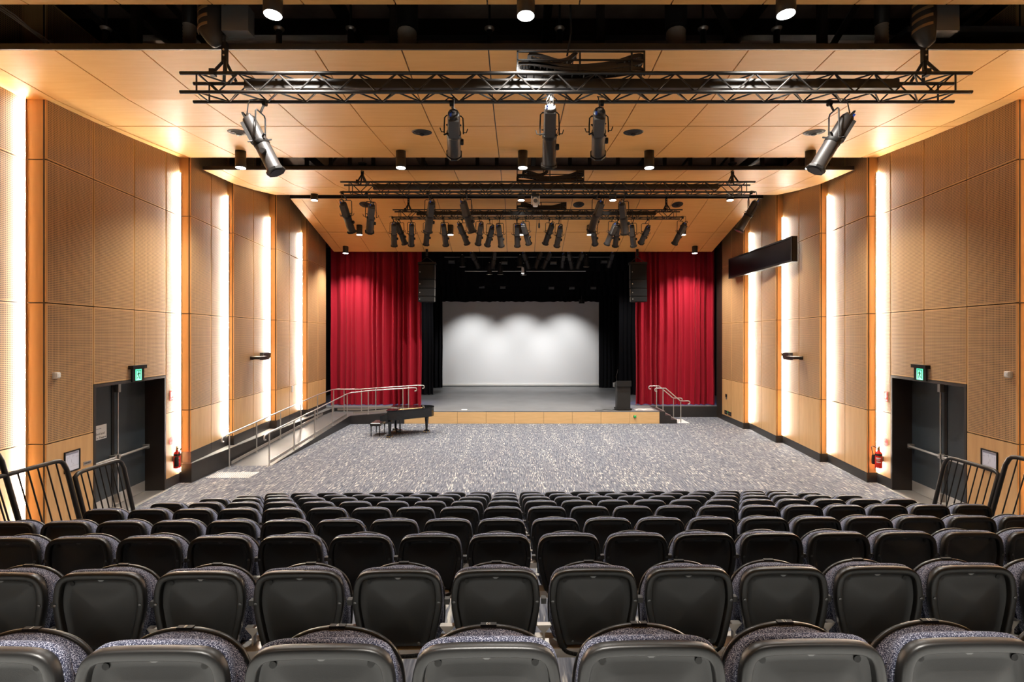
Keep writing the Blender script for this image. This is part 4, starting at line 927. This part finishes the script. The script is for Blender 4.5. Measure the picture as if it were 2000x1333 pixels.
for sd, u, v in (('left', 333, 773), ('right', 1732.5, 775)):
    R = RUN[sd, 1]; p, s = R.hit(u, v, .026); who = 'ramp' if sd == 'left' else 'stage steps'; f = R.fr(s, p.z, .027)
    t = thing('extinguisher_sign', f'red and white extinguisher pictogram sign by the exit door on the {who} side', 'sign', p)
    R.slab(MB(), s-.085, s+.085, p.z-.125, p.z+.125, .0255, .029).build('plate', 'red_sign', t)
    def q4(x0, y0, x1, y1, nm='pictogram'):
        MB().prism([f @ V((x, y, .002)) for x, y in ((x0, y0), (x1, y0), (x1, y1), (x0, y1))], R.n*.0015).build(nm, 'paper', t)
    q4(-.04, -.05, .02, .085); q4(-.02, .085, .0, .10); q4(.035, -.02, .05, .10); q4(.0, .095, .05, .105); q4(-.06, -.10, .06, -.075, 'caption_bar')
for sd, u, v in (('left', 332.5, 862), ('right', 1732, 864.5)):
    R = RUN[sd, 1]; p, s = R.hit(u, v, .026); who = 'ramp' if sd == 'left' else 'stage steps'
    t = thing('round_sign', f'round red disc sign above the extinguisher on the {who} side', 'sign', p)
    MB().lathe([(.10, 0), (.10, .004)], 24, R.p(s, p.z, .0255), R.n).build('disc', 'red_sign', t)
    text('FIRE', .05, R.fr(s, p.z+.0, .031), 'red', t)
# evacuation plans, plaque, notice
for sd, ua, ub, va, vb in (('left', 121.5, 152.5, 878, 925), ('right', 1952.5, 1920, 877, 925)):
    R = RUN[sd, 1]; (p0, s0), (p1, s1) = R.hit(ua, 900), R.hit(ub, 900); s0, s1 = min(s0, s1), max(s0, s1); who = 'ramp' if sd == 'left' else 'stage steps'
    zt, zb2 = R.hit((ua+ub)/2, (va+vb)/2-21)[0].z, R.hit((ua+ub)/2, (va+vb)/2+20)[0].z
    t = thing('evacuation_plan', f'black framed evacuation plan on the wall before the door, {who} side', 'notice', p0)
    fw = .022
    for a, b, c_, d_ in ((s0, s1, zb2, zb2+fw), (s0, s1, zt-fw, zt), (s0, s0+fw, zb2+fw, zt-fw), (s1-fw, s1, zb2+fw, zt-fw)): R.slab(MB(), a, b, c_, d_, .0255, .045).build('frame_side', 'lamp_dark', t)
    R.slab(MB(), s0+fw, s1-fw, zb2+fw, zt-fw, .0255, .032).build('print', 'paper_blue', t)
    W_, H_ = s1-s0-2*fw, zt-zb2-2*fw; rr = random.Random(5)
    R.slab(MB(), s0+fw+.02, s1-fw-.02, zt-fw-.05, zt-fw-.02, .032, .0325).build('title_bar', 'plan_line', t)
    for i in range(9):
        x = s0+fw+W_*(.12+.7*rr.random()); y = zb2+fw+H_*(.3+.5*rr.random()); l = W_*.22*rr.random()+.02
        if i % 2: R.slab(MB(), x, min(x+l, s1-fw-.01), y, y+.005, .032, .0325).build('plan_line', 'plan_line', t)
        else: R.slab(MB(), x, x+.005, y, min(y+l, zt-fw-.06), .032, .0325).build('plan_line', 'plan_line', t)
    R.slab(MB(), s0+fw, s1-fw, zb2+fw+H_*.22, zb2+fw+H_*.225, .032, .0325).build('plan_line', 'ink', t)
R = RUN['left', 1]; (p0, s0), (p1, s1) = R.hit(160, 907), R.hit(175.5, 907)
t = thing('wall_plaque', 'small silver plaque beside the evacuation plan on the ramp side', 'plaque', p0)
R.slab(MB(), s0, s1, p0.z-.035, p0.z+.035, .0255, .031).build('plate', 'steel_dull', t)
for i in range(9): a = s0+(s1-s0)*(.12+.085*i); R.slab(MB(), a, a+(s1-s0)*.05, p0.z-.014, p0.z+.014, .031, .0318).build('engraving', 'lamp_dark', t)
R, sA, sB = door_run['left']; sm = (sA+sB)/2
tt = (182-CX)/F
def leaf_s(u, o):                                  # where picture column u meets the door leaf plane
    a = R.a+R.n*o; t_ = (u-CX)/F; return (t_*a.y-a.x)/(R.d.x-t_*R.d.y)
o_ = -.417; s1_ = leaf_s(208, o_); s0_ = s1_-.50; q = R.p(s1_, 0, o_); z1_ = CAMZ-(828-CY)*q.y/F; z0_ = CAMZ-(855.5-CY)*q.y/F
t = thing('paper_notice', 'white paper notice taped to the exit door on the ramp side', 'notice', R.p(s0_, z0_, o_))
R.slab(MB(), s0_, s1_, z0_, z1_, o_+.0005, o_+.0025).build('sheet', 'paper', t)
zc = (z0_+z1_)/2; sc_ = (s0_+s1_)/2
text('No food and', .072, R.fr(sc_, zc-.03, o_+.003), 'ink', t); text('drinks in Theatre', .066, R.fr(sc_, zc-.115, o_+.003), 'ink', t)
for i, (a, b) in enumerate(((-.10, -.085), (-.06, .02), (.03, .09))): R.slab(MB(), sc_+a, sc_+b, zc+.075, zc+.088 if i else zc+.10, o_+.0025, o_+.003).build('letterhead_mark', 'plan_line' if i else 'ink', t)
R = RUN['right', 5]
p, s = R.hit(1419.7, 773, .026)
t = thing('wall_switch', 'small black switch plate on the timber wall end beside the stage', 'switch', p)
R.slab(MB(), s-.09, s+.09, p.z-.07, p.z+.06, .0255, .04).build('plate', 'lamp_dark', t); R.slab(MB(), s-.08, s+.02, p.z-.16, p.z-.075, .0255, .045).build('lower_plate', 'grey_box', t)
(p, s0), (p1, s1) = R.hit(1416.5, 806), R.hit(1429.5, 812); s0, s1 = min(s0, s1), max(s0, s1); z = .40
t = thing('socket_outlet', 'pair of black socket outlets low on the timber wall end beside the stage', 'socket', R.p(s0, z, .026))
for a, b in ((s0, (s0+s1)/2-.05), ((s0+s1)/2+.05, s1)):
    R.slab(MB(), a, b, z-.08, z+.09, .0255, .036).build('plate', 'lamp_dark', t)
    for k in (.3, .7): R.slab(MB(), a+(b-a)*k-.03, a+(b-a)*k+.03, z-.02, z+.03, .036, .0375).build('socket_face', 'grey_box', t)
R.slab(MB(), (s0+s1)/2-.045, (s0+s1)/2+.045, z+.0, z+.08, .0255, .036).build('indicator', 'green', t)
R = RUN['right', 1]; p, s = R.hit(1730, 848, .026)
t = thing('sign_strip', 'thin white strip label above the round red sign on the stage steps side', 'sign', p)
R.slab(MB(), s-.08, s+.08, p.z-.012, p.z+.012, .0255, .03).build('strip', 'paper', t)
R.slab(MB(), s-.07, s+.07, p.z-.003, p.z+.003, .03, .0306).build('caption_line', 'plan_line', t)

# ------------------------------------------------------------------ tiered seating
YAW = math.radians(.9); PIV = V((.1, 5, 0))
RY = Matrix.Translation(PIV) @ Matrix.Rotation(YAW, 4, 'Z') @ Matrix.Translation(-PIV)
ROWY = [1.447+1.0085*i for i in range(9)]
TOPZ = [2.886, 2.630, 2.395, 2.130, 1.888, 1.620, 1.345, 1.065, .79]
SH = .79; FZ = [max(0, z-SH) for z in TOPZ]; FZ[8] = 0
XL, XR = -4.86, 5.48
for i in range(8):
    t = thing('seating_floor', f'stepped seating platform carrying the {ORD[8-i]} row of seats from the carpet', None, mtx=RY, kind='structure')
    y0 = (ROWY[i]-.215) if i else -2.9; y1 = ROWY[i]+.79
    MB().box((XL, y0, 0), (XR, y1, FZ[i]-.012)).build('riser', 'charcoal', t, True)
    MB().box((XL, y0, FZ[i]-.012), (XR, y1-.05, FZ[i])).build('tread', 'carpet' if i else 'landing', t, True)
    MB().box((XL, y1-.05, FZ[i]-.03), (XR, y1+.004, FZ[i]+.002)).build('nosing', 'steel_dull', t, True)
for i in range(9):
    t = thing('seat_beam', f'pale metal beam carrying the {ORD[8-i]} row of seats from the carpet', 'beam', mtx=RY @ Matrix.Translation((0, ROWY[i], FZ[i])), group='beams under the seat rows')
    MB().box((XL+.02, .0, .355), (XR-.02, .085, .40)).build('beam', 'alu', t, True)
    for k in range(8): x = XL+.25+k*1.40; MB().box((x-.02, .02, .0), (x+.02, .07, .355)).build('beam_leg', 'steel_dull', t, True)
def outline(prof, n=56):                            # closed symmetric outline from right-half points, top centre to bottom centre
    pts = [V((x, z, 0)) for x, z in prof]+[V((-x, z, 0)) for x, z in reversed(prof[1:-1])]
    L = [0]
    for i in range(len(pts)): L.append(L[-1]+(pts[(i+1) % len(pts)]-pts[i]).length)
    out = []
    for k in range(n):
        d = L[-1]*k/n; i = max(j for j in range(len(pts)) if L[j] <= d+1e-9); t = (d-L[i])/(L[i+1]-L[i])
        out.append(pts[i].lerp(pts[(i+1) % len(pts)], t))
    for _ in range(2): out = [(out[i-1]+out[i]*2+out[(i+1) % n])/4 for i in range(n)]
    return out
def inset(o, d):
    n = len(o); r = []
    for i in range(n):
        t = (o[(i+1) % n]-o[i-1]).normalized(); r.append(o[i]+V((t.y, -t.x, 0))*d)
    return r
def ring(o, d, y, c=None, k=1.0):
    r = inset(o, d)
    if c is not None: r = [V((c[0], c[1], 0))+(p-V((c[0], c[1], 0)))*k for p in r]
    return [V((p.x, y, p.y)) for p in r]
BACK = outline([(0, 0), (.09, -.001), (.15, -.004), (.182, -.013), (.203, -.032), (.214, -.06), (.220, -.10), (.2235, -.145), (.222, -.18), (.212, -.24), (.199, -.30), (.185, -.36), (.172, -.40), (.150, -.425), (.10, -.437), (0, -.44)], 72)
SEAT = outline([(0, -.030), (.05, -.033), (.10, -.044), (.145, -.064), (.182, -.096), (.203, -.135), (.214, -.18), (.218, -.25), (.215, -.34), (.205, -.40), (.17, -.43), (.09, -.438), (0, -.44)], 64)
def seat_proto():
    t = thing('theatre_seat', 'x', 'seat')
    up = lambda ls: [[p+V((0, 0, SH)) for p in l] for l in ls]
    cb = (0, -.2)
    MB().loft(up([ring(BACK, .004, .036), ring(BACK, 0, .028), ring(BACK, 0, .009), ring(BACK, .0025, .003), ring(BACK, .007, .0), ring(BACK, .028, .0), ring(BACK, .031, .002), ring(BACK, .033, .008), ring(BACK, .035, .024), ring(BACK, .043, .029),
                  ring(BACK, .040, .028, cb, .84), ring(BACK, .040, .021, cb, .6), ring(BACK, .040, .014, cb, .3), ring(BACK, .040, .0125, cb, .08)])).build('back_shell', 'plastic', t, True)
    MB().loft(up([ring(BACK, .008, .034), ring(BACK, .001, .040), ring(BACK, .0, .056), ring(BACK, .008, .072), ring(BACK, .024, .082), ring(BACK, .06, .086)])).build('back_cushion', 'fabric', t, True)
    MB().loft(up([ring(SEAT, .05, .084), ring(SEAT, .018, .087), ring(SEAT, .006, .098), ring(SEAT, .0035, .120), ring(SEAT, .0035, .157)])).build('seat_cushion', 'fabric', t, True)
    MB().loft(up([ring(SEAT, .010, .154), ring(SEAT, .0, .156), ring(SEAT, -.003, .160), ring(SEAT, -.003, .170), ring(SEAT, .003, .177), ring(SEAT, .03, .190), ring(SEAT, .12, .207)])).build('seat_shell', 'plastic', t, True)
    z = SH-.026
    MB().box((-.026, .156, z-.006), (.026, .171, z+.0015)).build('number_plate', 'lamp_dark', t, True)
    b = MB(); b.box((.230, .035, SH-.185), (.256, .065, SH-.158)).build('side_hinge', 'lamp_plate', t, True)
    MB().prism([(.205, .045, SH-.30), (.284, .045, SH-.30), (.262, .045, SH-.325), (.250, .045, SH-.34), (.250, .045, .40), (.240, .045, .40), (.240, .045, SH-.34), (.226, .045, SH-.325)], (0, .03, 0)).build('support_bracket', 'steel_dull', t, True)
    MB().box((-.18, .01, .40), (.18, .12, SH-.425)).build('mounting_block', 'lamp_dark', t, True)
    return t
SEATP = seat_proto()
bolt = MB().lathe([(.008, 0), (.008, -.003), (.004, -.004)], 8, (0, 0, 0), (0, 1, 0)).build('bolt', 'bolt', SEATP, True); bd = bolt.data; bpy.data.objects.remove(bolt)
hole = MB().lathe([(.011, .0), (.011, -.0015)], 10, (0, 0, 0), (0, 1, 0)).build('screw_recess', 'hole', SEATP, True); hd = hole.data; bpy.data.objects.remove(hole)
notch = MB().prism([(-.022, .0, 0), (.022, 0, 0), (.006, 0, -.012), (-.006, 0, -.012)], (0, .004, 0)).build('centre_notch', 'bolt', SEATP, True); nd = notch.data; bpy.data.objects.remove(notch)
def small(data, name, par, x, y, z):
    o = bpy.data.objects.new(name, data); C.objects.link(o); o.parent = par; o.matrix_local = Matrix.Translation((x, y, z)); return o
n_seats = 0
for i in range(9):
    spots = [.10-.49*(k+.5) for k in range(9, -1, -1)]+[.10+.4835*(k+.5)+(.006 if 1 else 0) for k in range(11)]
    vis = []
    for x in spots:
        m = RY @ Matrix.Translation((x, ROWY[i], TOPZ[i]-SH))
        us = [px(m @ V((dx, dy, SH-.05)))[0] for dx in (-.23, .23) for dy in (0, .24)]
        if max(us) > -15 and min(us) < 2015: vis.append((x, m))
    for j, (x, m) in enumerate(vis):
        lab = f'black tip-up theatre seat, {ORD[j]} in view from the ramp side, {ORD[8-i]} row from the carpet'
        t = dup(SEATP, m, lab, f'theatre seats in the {ORD[8-i]} row from the carpet', skip=('number_plate',) if i > 1 else ()); n_seats += 1
        if i <= 5:
            for s_ in (-1, 1):
                small(hd, 'screw_recess', t, s_*.145, .0270, SH-.062)
                small(bd, 'bolt', t, s_*.207, .0, SH-.155)
                if i < 3: small(bd, 'bolt', t, s_*.105, .0225, SH-.37)
            if i < 3: small(nd, 'centre_notch', t, 0, .0200, SH-.036)
        if i == 0:
            num = round((x-.10)/.4865-.5)+11
            text(str(num), .017, m @ frame((-1, 0, 0), (0, -1, 0), (0, 0, 1), (0, .1635, SH-.0242)), 'paper', t, 'seat_number', .0004)
for o in list(SEATP.children)+[SEATP]: bpy.data.objects.remove(o)
for P_ in (PROTO, WASH, DP):
    for o in list(P_.children)+[P_]: bpy.data.objects.remove(o)
# ------------------------------------------------------------------ black guard rails along the tier ends
def guard(side, label, yf, yn, zt, X, zfoot, n):
    t = thing('guard_rail', label, 'guard rail', (X, yf, zfoot), group='black guard rails at the ends of the tiers')
    k = .26                                        # uprights lean back toward the rear rows
    f = lambda y, z: V((X, y+(zt-z)*k, z))
    r = .12
    far = [f(yf, zfoot), f(yf, zt-r)]
    top = [V((X, yf-.012, zt-.04)), V((X, yf-.05, zt-.01)), V((X, yf-r, zt))]
    near = [V((X, yn+r, zt)), V((X, yn+.05, zt-.01)), V((X, yn+.012, zt-.04)), f(yn, zt-r), f(yn, zfoot)]
    MB().tube(far+top+near, .024, 8).build('frame', 'truss', t)
    lo = zfoot+.12
    MB().tube([f(yf, lo), f(yn, lo)], .016, 6).build('bottom_rail', 'truss', t)
    for i in range(n):
        y = yn+(yf-yn)*(i+1)/(n+1); stick(t, f(y, lo), f(y, zt), .0075, 'baluster')
    for y in (yf, yn): MB().lathe([(.05, 0), (.05, .015)], 10, f(y, zfoot)).build('foot', 'truss', t)
XA, XB = -4.98, 5.60
for i, (yf, yn, zt, zf) in enumerate(((6.20, 5.53, 2.256, FZ[4]-.3), (5.41, 4.60, 2.45, FZ[3]-.3), (4.72, 3.75, 2.72, FZ[2]-.3))):
    guard('left', f'black guard rail with thin balusters at the ramp side tier end, {ORD[i]} from the carpet', yf, yn, zt, XA, zf, 7)
for i, (yf, yn, zt, zf) in enumerate(((6.41, 5.70, 2.235, FZ[4]-.3), (5.60, 4.70, 2.45, FZ[3]-.3))):
    guard('right', f'black guard rail with thin balusters at the steps side tier end, {ORD[i]} from the carpet', yf, yn, zt, XB, zf, 7)
# ------------------------------------------------------------------ lamps: the downlight fittings, then spots that have no fitting
for p, k in DL: light_spot(p, (0, 0, -1), DOWN_W*k, 120, .8, .1)
for x in (-3.9, -2.6, -1.3, 0, 1.3, 2.6, 3.9): light_spot((x, -.08, 7.75), (0, .0, -1), REAR_W, 38, .3, .05)  # added spots, unseen and without fittings; narrow cones brighten the rear seat row
for u in (925, 1017, 1103):
    x = (u-CX)*32.3/F; light_spot((x, 29.2, 6.60), (0, 3.0, -5.0), SCREEN_W, 78, 1, .1, (1, 1, .98))
for x in (-5, -1.5, 2, 5.5): light_spot((x, 25.2, 7.0), (0, .2, -1), STAGE_W, 120, .9, .15, (1, .98, .95))  # added ambient spots over the stage, not placed at its fittings
for x in (-6.7, 7.5):                               # blue work lights behind the house curtains
    l = bpy.data.lights.new('blue_worklight', 'AREA'); o = bpy.data.objects.new('blue_worklight', l); C.objects.link(o); l.energy = 22; l.color = (.10, .20, 1); l.shape = 'RECTANGLE'; l.size = 3.6; l.size_y = .15; o.location = (x, 23.9, 1.6); o.rotation_euler = (math.radians(-8), 0, 0)
